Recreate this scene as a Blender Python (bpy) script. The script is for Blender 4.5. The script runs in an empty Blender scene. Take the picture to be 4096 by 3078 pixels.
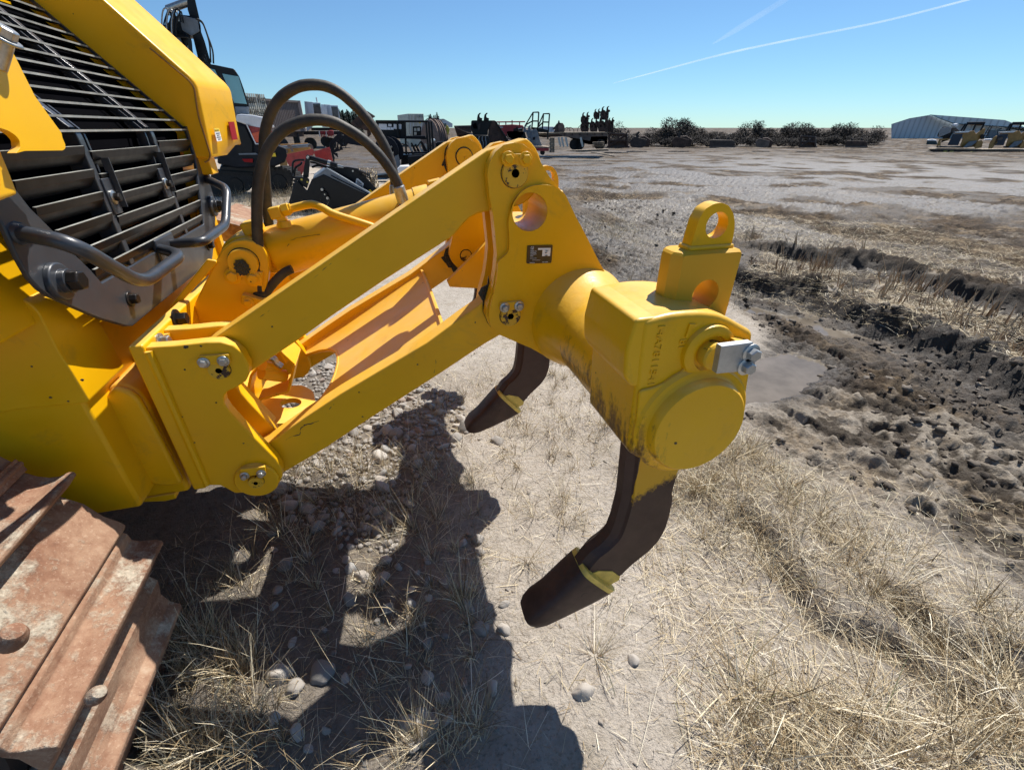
import bpy, bmesh, math, random
import numpy as np
from mathutils import Vector, Matrix, noise
from mathutils.geometry import tessellate_polygon
random.seed(7); RNG = np.random.default_rng(7)
scene = bpy.context.scene
COL = scene.collection
PI = math.pi
R = math.radians

# ------------------------------------------------------------------ camera
FPX = 1800.9                       # focal length in photo pixels (4096 wide)
YAW, PITCH = R(15.017), R(29.716)
CAM = np.array([0.5250, -1.3511, 1.62])
FW = np.array([math.sin(YAW)*math.cos(PITCH), math.cos(YAW)*math.cos(PITCH), -math.sin(PITCH)])
RT = np.array([math.cos(YAW), -math.sin(YAW), 0.0])
UP = np.cross(RT, FW)
HF = np.array([math.sin(YAW), math.cos(YAW), 0.0])
# measuring windows of the photograph: (left, top, zoom)
WIN = dict(A=(0,650,1.7015), B=(0,1150,1.7015), C=(0,1750,1.2515), D=(850,300,1.9235), E=(850,1000,1.749),
           F=(1750,500,1.6624), G=(2150,750,1.385), H=(1800,1300,1.278), I=(600,1350,1.9555), J=(500,850,2.9686),
           K=(400,350,3.463), L=(0,400,3.463), M=(0,800,3.463), N=(0,0,4.156), Q=(1150,550,2.949), R=(1000,350,2.765),
           T=(1800,420,3.16), U=(3650,430,4.96), V=(600,0,2.078), S=(0,0,1.0), P=(2700,900,1.511), O=(2600,1900,1.411),
           W=(1950,550,4.155), X=(1700,500,5.54), Y=(1700,850,4.75), d=(0,0,0.54004), Z=(1300,1900,1.411))

def pix(c, p):
    a, b, s = WIN[c]; return a+p[0]/s, b+p[1]/s
def ray(u, v):
    return RT*(u-2048)/FPX - UP*(v-1539)/FPX + FW
def onY(c, p, y):
    d = ray(*pix(c, p)); return CAM + d*(y-CAM[1])/d[1]
def onX(c, p, x):
    d = ray(*pix(c, p)); return CAM + d*(x-CAM[0])/d[0]
def onZ(c, p, z=0.0):
    d = ray(*pix(c, p)); return CAM + d*(z-CAM[2])/d[2]
def onP(c, p, p0, n):
    d = ray(*pix(c, p)); n = np.array(n, float); return CAM + d*np.dot(np.array(p0)-CAM, n)/np.dot(d, n)
def onD(c, p, D):                  # vertical plane facing the view at horizontal distance D
    d = ray(*pix(c, p)); return CAM + d*D/np.dot(d, HF)
def xzY(c, pts, y):
    return [tuple(onY(c, p, y)[[0, 2]]) for p in pts]
def V(p): return Vector((float(p[0]), float(p[1]), float(p[2])))

# ------------------------------------------------------------------ objects
def tag(o, label=None, cat=None, group=None, kind=None):
    if label: o['label'] = label
    if cat: o['category'] = cat
    if group: o['group'] = group
    if kind: o['kind'] = kind
    return o
def thing(name, label, cat, loc=(0,0,0), group=None):
    o = bpy.data.objects.new(name, None); COL.objects.link(o)
    o.location = V(loc); o.empty_display_size = 0.1
    return tag(o, label, cat, group)
def obj(name, bm, mat, parent=None, smooth=35, bevel=0, seg=2):
    me = bpy.data.meshes.new(name)
    if isinstance(bm, bmesh.types.BMesh):
        bmesh.ops.remove_doubles(bm, verts=bm.verts, dist=1e-6)
        bmesh.ops.recalc_face_normals(bm, faces=bm.faces)
        bm.to_mesh(me); bm.free()
    else:
        me = bm
    for m in (mat if isinstance(mat, (list, tuple)) else [mat]): me.materials.append(m)
    if smooth:
        me.polygons.foreach_set('use_smooth', [True]*len(me.polygons))
        me.set_sharp_from_angle(angle=R(smooth))
    o = bpy.data.objects.new(name, me); COL.objects.link(o)
    if parent is not None:
        o.parent = parent
        if parent.type == 'EMPTY':
            o.matrix_parent_inverse = Matrix.Translation(parent.location).inverted()
    if bevel:
        b = o.modifiers.new('bevel', 'BEVEL'); b.width = bevel; b.segments = seg
        b.limit_method = 'ANGLE'; b.angle_limit = R(40); b.harden_normals = False
    return o
def copy_tree(o, parent=None, dy=None):
    c = o.copy(); COL.objects.link(c)
    if parent is not None: c.parent = parent
    for ch in list(o.children): copy_tree(ch, c)
    return c
NB = bmesh.new

# ------------------------------------------------------------------ shapes
def rnd(pts, r, n=4):
    """round the corners of a closed 2-D outline"""
    out = []; k = len(pts)
    for i in range(k):
        p = np.array(pts[i], float); a = np.array(pts[i-1], float)-p; b = np.array(pts[(i+1) % k], float)-p
        la, lb = np.linalg.norm(a), np.linalg.norm(b)
        t = min(r, la*.45, lb*.45)
        A = p+a/la*t; B = p+b/lb*t
        for j in range(n+1):
            s = j/n; out.append(tuple((1-s)**2*A+2*s*(1-s)*p+s*s*B))
    return out
def arc(cx, cz, r, a0, a1, n=16):
    return [(cx+r*math.cos(R(a0+(a1-a0)*i/n)), cz+r*math.sin(R(a0+(a1-a0)*i/n))) for i in range(n+1)]
def circ(cx, cz, r, n=32): return arc(cx, cz, r, 0, 360*(n-1)/n, n-1)
def plate(bm, loops, f0, f1):
    """loops[0] outline, others holes (2-D); f0/f1 map a 2-D point to the two faces"""
    allp = [p for l in loops for p in l]
    tri = tessellate_polygon([[Vector((p[0], p[1], 0)) for p in l] for l in loops])
    a = [bm.verts.new(f0(p)) for p in allp]; b = [bm.verts.new(f1(p)) for p in allp]
    if len(loops) == 1:
        bm.faces.new(a); bm.faces.new(b[::-1])
    else:
        for t in tri:
            bm.faces.new([a[i] for i in t]); bm.faces.new([b[i] for i in reversed(t)])
    k = 0
    for l in loops:
        n = len(l)
        for i in range(n):
            j = (i+1) % n
            bm.faces.new((a[k+i], a[k+j], b[k+j], b[k+i]))
        k += n
def prismY(bm, outline, y0, y1, holes=()):
    plate(bm, [outline]+list(holes), lambda p: (p[0], y0, p[1]), lambda p: (p[0], y1, p[1]))
def prismX(bm, outline, x0, x1, holes=()):      # outline in (y, z)
    plate(bm, [outline]+list(holes), lambda p: (x0, p[0], p[1]), lambda p: (x1, p[0], p[1]))
def prismZ(bm, outline, z0, z1, holes=()):
    plate(bm, [outline]+list(holes), lambda p: (p[0], p[1], z0), lambda p: (p[0], p[1], z1))
def prismF(bm, outline, O, ax, ay, t0, t1, holes=()):
    """outline in a frame: origin O, axes ax, ay; thickness along their cross product"""
    O, ax, ay = V(O), V(ax).normalized(), V(ay).normalized(); n = ax.cross(ay)
    plate(bm, [outline]+list(holes), lambda p: O+ax*p[0]+ay*p[1]+n*t0, lambda p: O+ax*p[0]+ay*p[1]+n*t1)
def box(bm, lo, hi):
    prismZ(bm, [(lo[0],lo[1]),(hi[0],lo[1]),(hi[0],hi[1]),(lo[0],hi[1])], lo[2], hi[2])
def boxF(bm, O, ax, ay, az, hx, hy, hz):
    """box centred on O with half sizes along three unit axes"""
    O = V(O); ax, ay, az = V(ax).normalized()*hx, V(ay).normalized()*hy, V(az).normalized()*hz
    v = [bm.verts.new(O+ax*i+ay*j+az*k) for i in (-1,1) for j in (-1,1) for k in (-1,1)]
    for f in ((0,1,3,2),(4,6,7,5),(0,4,5,1),(2,3,7,6),(0,2,6,4),(1,5,7,3)): bm.faces.new([v[i] for i in f])
def bar(bm, a, b, w, h, up=(0,0,1)):
    a, b = V(a), V(b); d = (b-a); u = V(up); s = d.cross(u)
    if s.length < 1e-6: s = d.cross(Vector((1,0,0)))
    boxF(bm, (a+b)/2, d, s, s.cross(d), d.length/2, w/2, h/2)
def rings(bm, secs, cap=True, close=True):
    vs = [[bm.verts.new(p) for p in s] for s in secs]
    n = len(secs[0])
    for a, b in zip(vs, vs[1:]):
        for i in range(n if close else n-1):
            j = (i+1) % n
            bm.faces.new((a[i], a[j], b[j], b[i]))
    if cap:
        bm.faces.new(list(reversed(vs[0]))); bm.faces.new(vs[-1])
    return vs
def frame(d):
    d = V(d).normalized(); u = Vector((0,0,1)) if abs(d.z) < .9 else Vector((1,0,0))
    s = d.cross(u).normalized(); return s, s.cross(d)
def lathe(bm, O, ax, prof, seg=32, cap=True):
    """prof: (radius, distance along the axis)"""
    O = V(O); d = V(ax).normalized(); s, u = frame(d)
    rings(bm, [[O+d*t+(s*math.cos(2*PI*i/seg)+u*math.sin(2*PI*i/seg))*max(r, 1e-4) for i in range(seg)] for r, t in prof], cap)
def cyl(bm, a, b, r, r2=None, seg=24):
    a, b = V(a), V(b); lathe(bm, a, b-a, [(r, 0), (r if r2 is None else r2, (b-a).length)], seg)
def spline(pts, n=10):
    P = [np.array(p, float) for p in pts]; P = [2*P[0]-P[1]]+P+[2*P[-1]-P[-2]]; out = []
    for i in range(1, len(P)-2):
        for j in range(n):
            t = j/n
            out.append(.5*((2*P[i])+(P[i+1]-P[i-1])*t+(2*P[i-1]-5*P[i]+4*P[i+1]-P[i+2])*t*t+(3*P[i]-P[i-1]-3*P[i+1]+P[i+2])*t**3))
    out.append(P[-2]); return out
def tube(bm, pts, r, seg=14, sm=0, cap=True):
    if sm: pts = spline(pts, sm)
    P = [V(p) for p in pts]; n = len(P)
    rr = r if hasattr(r, '__len__') else [r]*n
    secs = []; s = None
    for i in range(n):
        t = (P[min(i+1, n-1)]-P[max(i-1, 0)]).normalized()
        if s is None: s, _ = frame(t)
        s = (s-t*s.dot(t)).normalized(); u = t.cross(s)
        secs.append([P[i]+(s*math.cos(2*PI*k/seg)+u*math.sin(2*PI*k/seg))*rr[i] for k in range(seg)])
    rings(bm, secs, cap)
def fillet(pts, r, n=5):
    """round the corners of an open 3-D polyline"""
    P = [np.array(p, float) for p in pts]; out = [P[0]]
    for i in range(1, len(P)-1):
        a, b = P[i-1]-P[i], P[i+1]-P[i]; la, lb = np.linalg.norm(a), np.linalg.norm(b); t = min(r, la*.48, lb*.48)
        A, B = P[i]+a/la*t, P[i]+b/lb*t
        for j in range(n+1):
            s = j/n; out.append((1-s)**2*A+2*s*(1-s)*P[i]+s*s*B)
    return out+[P[-1]]
def hexbolt(bm, p, d, af, h, washer=True, turn=0.0):
    """hexagon head bolt with washer: p seat centre, d outward, af across flats"""
    p = V(p); d = V(d).normalized(); s, u = frame(d); t = 0
    if washer:
        lathe(bm, p, d, [(af*.86, 0), (af*.86, af*.13), (af*.8, af*.17)], 24); t = af*.16
    r = af/math.sqrt(3)
    def ring(q, k): return [p+d*q+(s*math.cos(PI/3*i+turn)+u*math.sin(PI/3*i+turn))*r*k for i in range(6)]
    rings(bm, [ring(t, 1), ring(t+h*.86, 1), ring(t+h, .86)])
def text(name, s, size, O, ax, ay, mat, parent, ext=.0006, align='LEFT', off=.001, fit=0):
    cu = bpy.data.curves.new(name, 'FONT'); cu.body = s; cu.size = size; cu.extrude = ext; cu.align_x = align
    cu.resolution_u = 3
    t = bpy.data.objects.new(name, cu); COL.objects.link(t)
    dg = bpy.context.evaluated_depsgraph_get(); dg.update()
    me = bpy.data.meshes.new_from_object(t.evaluated_get(dg)); bpy.data.objects.remove(t)
    if fit:
        me.transform(Matrix.Diagonal((fit/max(v.co.x for v in me.vertices), 1, 1, 1)))
    ax, ay = V(ax).normalized(), V(ay).normalized(); n = ax.cross(ay)
    M = Matrix((ax, ay, n)).transposed().to_4x4(); M.translation = V(O)+n*off
    me.transform(M)
    return obj(name, me, mat, parent, smooth=0)
# ------------------------------------------------------------------ materials
class Nodes:
    def __init__(s, name):
        s.m = bpy.data.materials.new(name); s.m.use_nodes = True
        s.t = s.m.node_tree; s.n = s.t.nodes; s.n.clear()
        s.o = s.n.new('ShaderNodeOutputMaterial'); s.b = s.n.new('ShaderNodeBsdfPrincipled')
        s.l(s.b.outputs[0], s.o.inputs[0])
        s.co = s.n.new('ShaderNodeTexCoord')
    def l(s, a, b): s.t.links.new(a, b)
    def new(s, t, **k):
        n = s.n.new(t)
        for a, v in k.items(): setattr(n, a, v)
        return n
    def noise(s, scale, detail=5, rough=.6, vec=None, dist=0, dim='3D'):
        n = s.new('ShaderNodeTexNoise'); n.inputs['Scale'].default_value = scale; n.inputs['Detail'].default_value = detail
        n.inputs['Roughness'].default_value = rough; n.inputs['Distortion'].default_value = dist
        s.l(vec if vec is not None else s.co.outputs['Object'], n.inputs['Vector']); return n.outputs['Fac']
    def ramp(s, fac, stops, interp='LINEAR'):
        n = s.new('ShaderNodeValToRGB'); n.color_ramp.interpolation = interp
        while len(n.color_ramp.elements) < len(stops): n.color_ramp.elements.new(.5)
        for e, (p, c) in zip(n.color_ramp.elements, stops):
            e.position = p; e.color = (*c, 1) if hasattr(c, '__len__') else (c, c, c, 1)
        s.l(fac, n.inputs[0]); return n.outputs[0]
    def mix(s, fac, a, b, mode='MIX'):
        n = s.new('ShaderNodeMix', data_type='RGBA', blend_type=mode)
        for sock, v in ((n.inputs[0], fac), (n.inputs[6], a), (n.inputs[7], b)):
            if hasattr(v, 'links'): s.l(v, sock)
            elif hasattr(v, '__len__'): sock.default_value = (*v, 1)
            else: sock.default_value = v
        return n.outputs[2]
    def math(s, op, a, b=None, c=None, clamp=False):
        n = s.new('ShaderNodeMath', operation=op, use_clamp=clamp)
        for i, v in enumerate((a, b, c)):
            if v is None: continue
            if hasattr(v, 'links'): s.l(v, n.inputs[i])
            else: n.inputs[i].default_value = v
        return n.outputs[0]
    def sep(s, v):
        n = s.new('ShaderNodeSeparateXYZ'); s.l(v, n.inputs[0]); return n.outputs
    def mapr(s, v, a, b, c=0., d=1.):
        n = s.new('ShaderNodeMapRange'); s.l(v, n.inputs[0])
        for i, q in enumerate((a, b, c, d)): n.inputs[i+1].default_value = q
        return n.outputs[0]
    def bump(s, h, strength=.3, dist=.01):
        n = s.new('ShaderNodeBump'); n.inputs['Strength'].default_value = strength; n.inputs['Distance'].default_value = dist
        s.l(h, n.inputs['Height']); s.l(n.outputs[0], s.b.inputs['Normal']); return n
    def set(s, **k):
        for a, v in k.items():
            i = s.b.inputs[a.replace('_', ' ')]
            if hasattr(v, 'links'): s.l(v, i)
            elif hasattr(v, '__len__') and len(v) == 3: i.default_value = (*v, 1)
            else: i.default_value = v
        return s
def simple(name, col, rough=.5, metal=0., var=.12, scale=6., bump=0., bscale=60., coat=0., spec=.5):
    k = Nodes(name)
    f = k.noise(scale, 6, .65)
    c = k.ramp(f, [(.25, tuple(x*(1-var*1.6) for x in col)), (.75, tuple(min(1, x*(1+var)) for x in col))])
    k.set(Base_Color=c, Roughness=k.mapr(k.noise(scale*3, 4), .3, .7, rough*.85, min(1, rough*1.15)), Metallic=metal)
    k.b.inputs['Specular IOR Level'].default_value = spec
    if coat: k.set(Coat_Weight=coat, Coat_Roughness=.12)
    if bump: k.bump(k.noise(bscale, 4), bump, .004)
    return k.m
def yellow(name='machine_yellow_paint', cast=0.0, dark=False):
    k = Nodes(name); ob = k.co.outputs['Object']
    big = k.noise(3.5, 5, .6); fine = k.noise(38, 4, .6)
    c = k.ramp(big, [(.3, (.80, .415, .003)), (.7, (.87, .475, .004))])
    # thin dusty film, patchy, with the glare of upward faces painted in
    g = k.new('ShaderNodeNewGeometry'); nz = k.sep(g.outputs['Normal'])[2]
    dust_glare = k.math('MULTIPLY', k.mapr(nz, .35, 1., .0, .45), k.mapr(k.noise(9, 7, .7), .35, .65, .35, 1.))
    c = k.mix(dust_glare, c, (.72, .56, .28))
    # smears of dirt
    sm = k.mapr(k.noise(5.5, 9, .72, dist=.6), .57, .76, 0., .45)
    c = k.mix(sm, c, (.30, .19, .05))
    # stone chips and scratches
    vo = k.new('ShaderNodeTexVoronoi'); vo.inputs['Scale'].default_value = 13.; k.l(ob, vo.inputs['Vector'])
    chip = k.math('LESS_THAN', k.math('ADD', vo.outputs['Distance'], k.math('MULTIPLY', k.noise(150, 2), .05)), .062)
    sel = k.math('GREATER_THAN', k.sep(vo.outputs['Color'])[0], .45)
    chip = k.math('MULTIPLY', chip, sel)
    mp = k.new('ShaderNodeMapping'); mp.inputs['Rotation'].default_value = (0.2, .5, .3); mp.inputs['Scale'].default_value = (1.2, 1.2, 22)
    k.l(ob, mp.inputs['Vector'])
    scr = k.math('MULTIPLY', k.mapr(k.noise(2.2, 8, .75, vec=mp.outputs[0]), .73, .75), k.mapr(k.noise(1.7, 2), .55, .6))
    worn = k.math('MAXIMUM', chip, scr)
    c = k.mix(worn, c, (.045, .022, .012))
    rough = k.math('ADD', k.mapr(k.noise(14, 5), .3, .7, .30, .46), k.math('MULTIPLY', worn, .3))
    k.set(Base_Color=c, Roughness=rough, Coat_Weight=.06, Coat_Roughness=.15); k.b.inputs['Specular IOR Level'].default_value = .30
    if cast: k.bump(k.math('ADD', k.math('MULTIPLY', k.noise(55, 6, .65), .7), k.noise(9, 3)), .22*cast, .006)
    else: k.bump(k.noise(190, 3), .05, .002)
    return k
M = {}
M['yellow'] = yellow().m
M['yellow_cast'] = yellow('cast_yellow_paint', 1.0).m
def soot_yellow():
    """painted casting with rusty bare streaks low on its forward side"""
    k = yellow('worn_yellow_paint', 1.0)
    base = k.b.inputs['Base Color'].links[0].from_socket
    x, y, z = k.sep(k.co.outputs['Object'])
    mp = k.new('ShaderNodeMapping'); mp.inputs['Scale'].default_value = (26, 20, 4.5); k.l(k.co.outputs['Object'], mp.inputs['Vector'])
    st = k.noise(2.4, 8, .7, vec=mp.outputs[0])
    low = k.math('MULTIPLY', k.mapr(z, 1.16, .95, 0., 1.), k.mapr(x, 1.09, .995, 0., 1.))
    f = k.mapr(k.math('ADD', k.math('ADD', k.math('MULTIPLY', st, .7), k.math('MULTIPLY', k.noise(70, 5, .7), .3)), k.math('MULTIPLY', low, .38)), .66, .82, 0., .88)
    f = k.math('MULTIPLY', f, k.mapr(low, 0., .12))
    k.set(Base_Color=k.mix(f, base, (.085, .036, .014)))
    return k.m
M['worn'] = soot_yellow()
M['grille'] = simple('charcoal_grille_paint', (.040, .044, .052), .36, var=.22, scale=7, coat=.15)
M['slat'] = simple('slat_paint', (.007, .008, .010), .36, var=.35, scale=9, spec=.25)
M['grille_dust'] = simple('dusty_charcoal_paint', (.30, .30, .27), .6, var=.35, scale=11)
M['dark'] = simple('dark_core', (.004, .004, .005), .9, spec=0.)
M['black'] = simple('black_machine_paint', (.006, .007, .009), .42, var=.3, scale=5, spec=.28)
M['navy'] = simple('dark_slate_paint', (.008, .010, .016), .55, var=.35, scale=3, spec=.22)
M['zinc'] = simple('zinc_plated_steel', (.46, .46, .44), .36, metal=.85, var=.3, scale=60)
M['zinc_flat'] = simple('galvanised_plate', (.50, .51, .50), .42, metal=.75, var=.15, scale=30)
M['blackbolt'] = simple('black_oxide_steel', (.03, .026, .024), .38, metal=.6, var=.3, scale=30)
M['white'] = simple('white_paint', (.72, .73, .74), .4)
M['red'] = simple('red_paint', (.36, .035, .03), .45, var=.25)
M['lens'] = simple('red_reflector', (.30, .010, .012), .5, var=.05, spec=.15)
M['orange_red'] = simple('tail_lamp', (.72, .08, .02), .2, coat=.5)
M['sticker'] = simple('label_white', (.82, .82, .80), .4, var=.03)
M['sticker_y'] = simple('label_yellow', (.85, .60, .02), .4, var=.03)
M['ink'] = simple('label_ink', (.02, .02, .02), .5)
M['plate'] = simple('name_plate_black', (.022, .018, .015), .35, var=.1)
M['cream'] = simple('cream_panel', (.58, .55, .45), .5, var=.08, scale=2)
M['tan'] = simple('tan_machine_paint', (.42, .22, .055), .5, var=.25, scale=4)
M['timber'] = simple('weathered_timber', (.30, .24, .17), .85, var=.4, scale=5)
M['grease'] = simple('black_grease', (.008, .007, .006), .28, var=.3, scale=40, bump=.6, bscale=90)
M['steelblue'] = simple('grey_blue_paint', (.17, .20, .23), .5, var=.25)
M['glass'] = simple('cab_glass', (.16, .36, .40), .06, var=.1, scale=2, coat=.6)
M['winglass'] = simple('dark_window_glass', (.09, .10, .10), .12, var=.5, scale=3)
def rubber():
    k = Nodes('hose_rubber')
    f = k.noise(7, 6, .7); w = k.noise(46, 4)
    c = k.mix(k.mapr(f, .42, .66), (.020, .020, .019), (.062, .053, .040))
    z = k.sep(k.new('ShaderNodeNewGeometry').outputs['Normal'])[2]
    c = k.mix(k.math('MULTIPLY', k.mapr(z, .2, 1., 0., .55), f), c, (.13, .11, .08))
    k.set(Base_Color=c, Roughness=.62); k.bump(w, .35, .004); return k.m
M['rubber'] = rubber()
M['tyre'] = simple('track_rubber', (.020, .019, .018), .8, var=.4, scale=9)
def rusty(name='rusty_track_steel', mud=1.0):
    k = Nodes(name)
    a = k.noise(4.2, 7, .68, dist=.4); b = k.noise(30, 6, .72); d = k.noise(130, 3, .6)
    c = k.ramp(k.math('ADD', k.math('MULTIPLY', a, .6), k.math('MULTIPLY', b, .4)), [(.28, (.085, .036, .021)), (.45, (.22, .108, .062)), (.60, (.35, .215, .135)), (.76, (.48, .375, .27))])
    m = k.mapr(k.math('ADD', k.math('MULTIPLY', k.noise(6.5, 8, .7), .75), k.math('MULTIPLY', b, .3)), .53, .62, 0., .9)
    g = k.new('ShaderNodeNewGeometry'); nz = k.sep(g.outputs['Normal'])[2]
    m = k.math('MULTIPLY', k.math('MULTIPLY', m, k.mapr(nz, -.1, .5)), mud)
    c = k.mix(m, c, k.ramp(d, [(.3, (.30, .265, .20)), (.7, (.52, .46, .36))]))
    sp = k.math('MULTIPLY', k.mapr(d, .58, .66), .22)
    c = k.mix(sp, c, (.62, .46, .33))
    k.set(Base_Color=c, Roughness=.88)
    k.bump(k.math('ADD', k.math('MULTIPLY', m, 1.2), k.math('ADD', k.math('MULTIPLY', b, .5), k.math('MULTIPLY', d, .25))), .5, .008)
    return k.m
M['rust'] = rusty()
M['oldsteel'] = simple('old_brown_steel', (.055, .036, .028), .6, var=.5, scale=4, bump=.3)
def shank_steel(nm, ztop, zsoft):
    """bare brown steel with the spray-painted yellow near the pocket and the tooth joint"""
    k = Nodes(nm); x, y, z = k.sep(k.co.outputs['Object'])
    n = k.noise(60, 6, .75); nn = k.noise(6, 4)
    steel = k.ramp(k.noise(5, 7, .7), [(.3, (.046, .024, .018)), (.7, (.090, .050, .037))])
    steel = k.mix(k.math('MULTIPLY', k.mapr(k.noise(17, 6), .5, .7), .35), steel, (.085, .045, .03))
    zz = k.math('ADD', k.math('SUBTRACT', z, k.math('MULTIPLY', k.math('SUBTRACT', x, 1.08), .55)), k.math('MULTIPLY', k.math('SUBTRACT', n, .5), zsoft))
    # the paint stays off the forward nose of the shank
    nose = k.math('GREATER_THAN', k.math('ADD', x, k.math('MULTIPLY', k.math('SUBTRACT', nn, .5), .02)), 1.071)
    up = k.math('GREATER_THAN', z, 1.12)
    f = k.math('MAXIMUM', k.math('MULTIPLY', k.mapr(zz, ztop-.012, ztop+.012), nose), up)
    c = k.mix(f, steel, (.66, .36, .02))
    k.set(Base_Color=c, Roughness=k.mapr(k.noise(22, 5), .3, .7, .42, .60)); k.b.inputs['Specular IOR Level'].default_value = .3
    k.bump(k.noise(28, 6, .6), .16, .004); return k.m
M['shank'] = shank_steel('brown_shank_steel', .757, .10)
M['tooth'] = simple('brown_tooth_steel', (.075, .040, .029), .5, spec=.3, var=.4, scale=8, bump=.14, bscale=40)
M['tooth_rim'] = simple('yellow_rim_paint', (.80, .55, .10), .5, var=.2, scale=40)
def pin_end():
    k = Nodes('worn_pin_end')
    n = k.noise(24, 7, .7); n2 = k.noise(75, 4)
    f = k.mapr(k.math('ADD', k.math('MULTIPLY', n, .8), k.math('MULTIPLY', n2, .25)), .565, .58)
    k.set(Base_Color=k.mix(f, (.72, .42, .02), (.040, .018, .013)), Roughness=k.mapr(f, 0., 1., .45, .32)); k.bump(f, .3, .002); return k.m
M['pin'] = pin_end()
M['stone'] = None
def stone():
    k = Nodes('cobble_stone'); oi = k.new('ShaderNodeObjectInfo'); rn = oi.outputs['Random']
    c = k.ramp(rn, [(0, (.30, .275, .245)), (.25, (.40, .36, .315)), (.45, (.23, .22, .205)), (.6, (.46, .425, .38)), (.85, (.30, .225, .18)), (.92, (.33, .325, .31))], 'CONSTANT')
    a = k.noise(24, 7, .7)
    c = k.mix(k.mapr(a, .35, .7, 0, .55), c, (.42, .38, .32)); c = k.mix(k.mapr(k.noise(90, 4), .55, .7, 0, .4), c, (.12, .10, .085))
    k.set(Base_Color=c, Roughness=.9); k.bump(k.noise(55, 6, .7), .35, .006); return k.m
M['stone'] = stone()
def straw(name, cols):
    k = Nodes(name); g = k.new('ShaderNodeNewGeometry')
    c = k.ramp(g.outputs['Random Per Island'], cols)
    k.set(Base_Color=c, Roughness=.75)
    k.b.inputs['Specular IOR Level'].default_value = .3
    return k.m
M['straw'] = straw('dry_straw', [(0, (.14, .09, .045)), (.25, (.30, .22, .12)), (.55, (.55, .45, .28)), (.80, (.73, .63, .44)), (.96, (.84, .77, .61)), (1, (.13, .14, .05))])
M['reed'] = straw('cut_reed', [(0, (.20, .115, .06)), (.5, (.36, .24, .14)), (1, (.52, .40, .26))])
# ------------------------------------------------------------------ bulldozer with its rear ripper
DZ = thing('bulldozer', 'yellow crawler bulldozer with rear ripper, grey grille and rusty track filling the foreground', 'bulldozer', (-.6, .5, 0))
YC = .5                                              # centre line of the machine
def mir(y0, y1): return (2*YC-y1, 2*YC-y0)
Yel, Cast = M['yellow'], M['yellow_cast']
P1 = onY('S', (876,1480), 0)[[0,2]]; P2 = onY('S', (1028,1915), 0)[[0,2]]
P3 = onY('S', (2056,692), 0)[[0,2]]; P4 = onY('S', (2039,1261), 0)[[0,2]]
XB0, XB1 = -.194, -.158                              # bolted mounting plate on the rear of the hull

# --- hull and steering case
bm = NB(); box(bm, (-1.6, -.09, .62), (-.30, 1.09, 1.22)); box(bm, (-1.6, -.36, 1.215), (-.302, 1.36, 1.52))
obj('hull', bm, Yel, DZ, bevel=.01)
bm = NB()
o = xzY('B', [(-700,860),(0,850),(330,806),(615,784),(700,705),(790,652),(880,672),(960,722),(1010,800),(1050,900),(1300,1385),(1100,1415),(900,1452),(610,1482),(200,1500),(-700,1520)], .02)
prismY(bm, rnd(o, .02), .02, .98)
obj('steering_case', bm, Yel, DZ, bevel=.012, seg=3)
bm = NB()
o = xzY('B', [(700,775),(790,655),(880,672),(960,724),(1060,900),(1262,1308),(1180,1322),(1090,1322),(1000,1288),(930,1170),(850,1020)], .02)
prismY(bm, rnd(o, .025), -.002, .021)
obj('case_cover', bm, Yel, DZ, bevel=.01, seg=3)
bm = NB(); o = xzY('B', [(880,1440),(1195,1390),(1205,1425),(1130,1442),(905,1452)], .02); prismY(bm, o, .012, .12)
obj('drain_guard', bm, Yel, DZ, bevel=.003)
# fender box over the near track
bm = NB()
o = xzY('B', [(-900,-60),(-300,-40),(0,20),(190,95),(260,160),(400,440),(480,560),(615,782),(330,808),(100,832),(0,852),(-900,1000)], -.10)
prismY(bm, rnd(o, .012), -.10, .10)
obj('fender', bm, Yel, DZ, bevel=.006)

# --- mounting plate and ripper brackets
bm = NB(); prismX(bm, rnd([(-.010,.588),(1.01,.588),(1.01,1.106),(-.010,1.106)], .01), XB0, XB1)
obj('mounting_plate', bm, Yel, DZ, bevel=.005)
bo = xzY('B', [(920,415),(1180,396),(1400,372),(1500,370),(1590,396),(1655,452),(1692,525),(1697,580),(1672,638),(1610,680),(1548,708),(1520,745),(1527,792),(1560,842),(1640,930),(1720,1010),(1800,1090),(1880,1170),(1915,1230),(1922,1285),(1900,1330),(1850,1370),(1780,1386),(1700,1394),(1600,1399),(1540,1366),(1500,1346),(1420,1345),(1330,1338)], 0)
bo[0] = (XB1-.002, bo[0][1]); bo[-1] = (XB1-.002, bo[-1][1])
for y0, y1 in ((0,.042), (.127,.169), mir(.127,.169), mir(0,.042)):
    bm = NB(); prismY(bm, bo, y0, y1)
    b = obj('ripper_bracket', bm, Yel, DZ, bevel=.004)
    if y0 == 0: BR = b
    w = NB(); cyl(w, (XB1+.004, y0-.003, .60), (XB1+.004, y0-.003, 1.085), .011, seg=8); obj('weld_bead', w, Cast, b)
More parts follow.
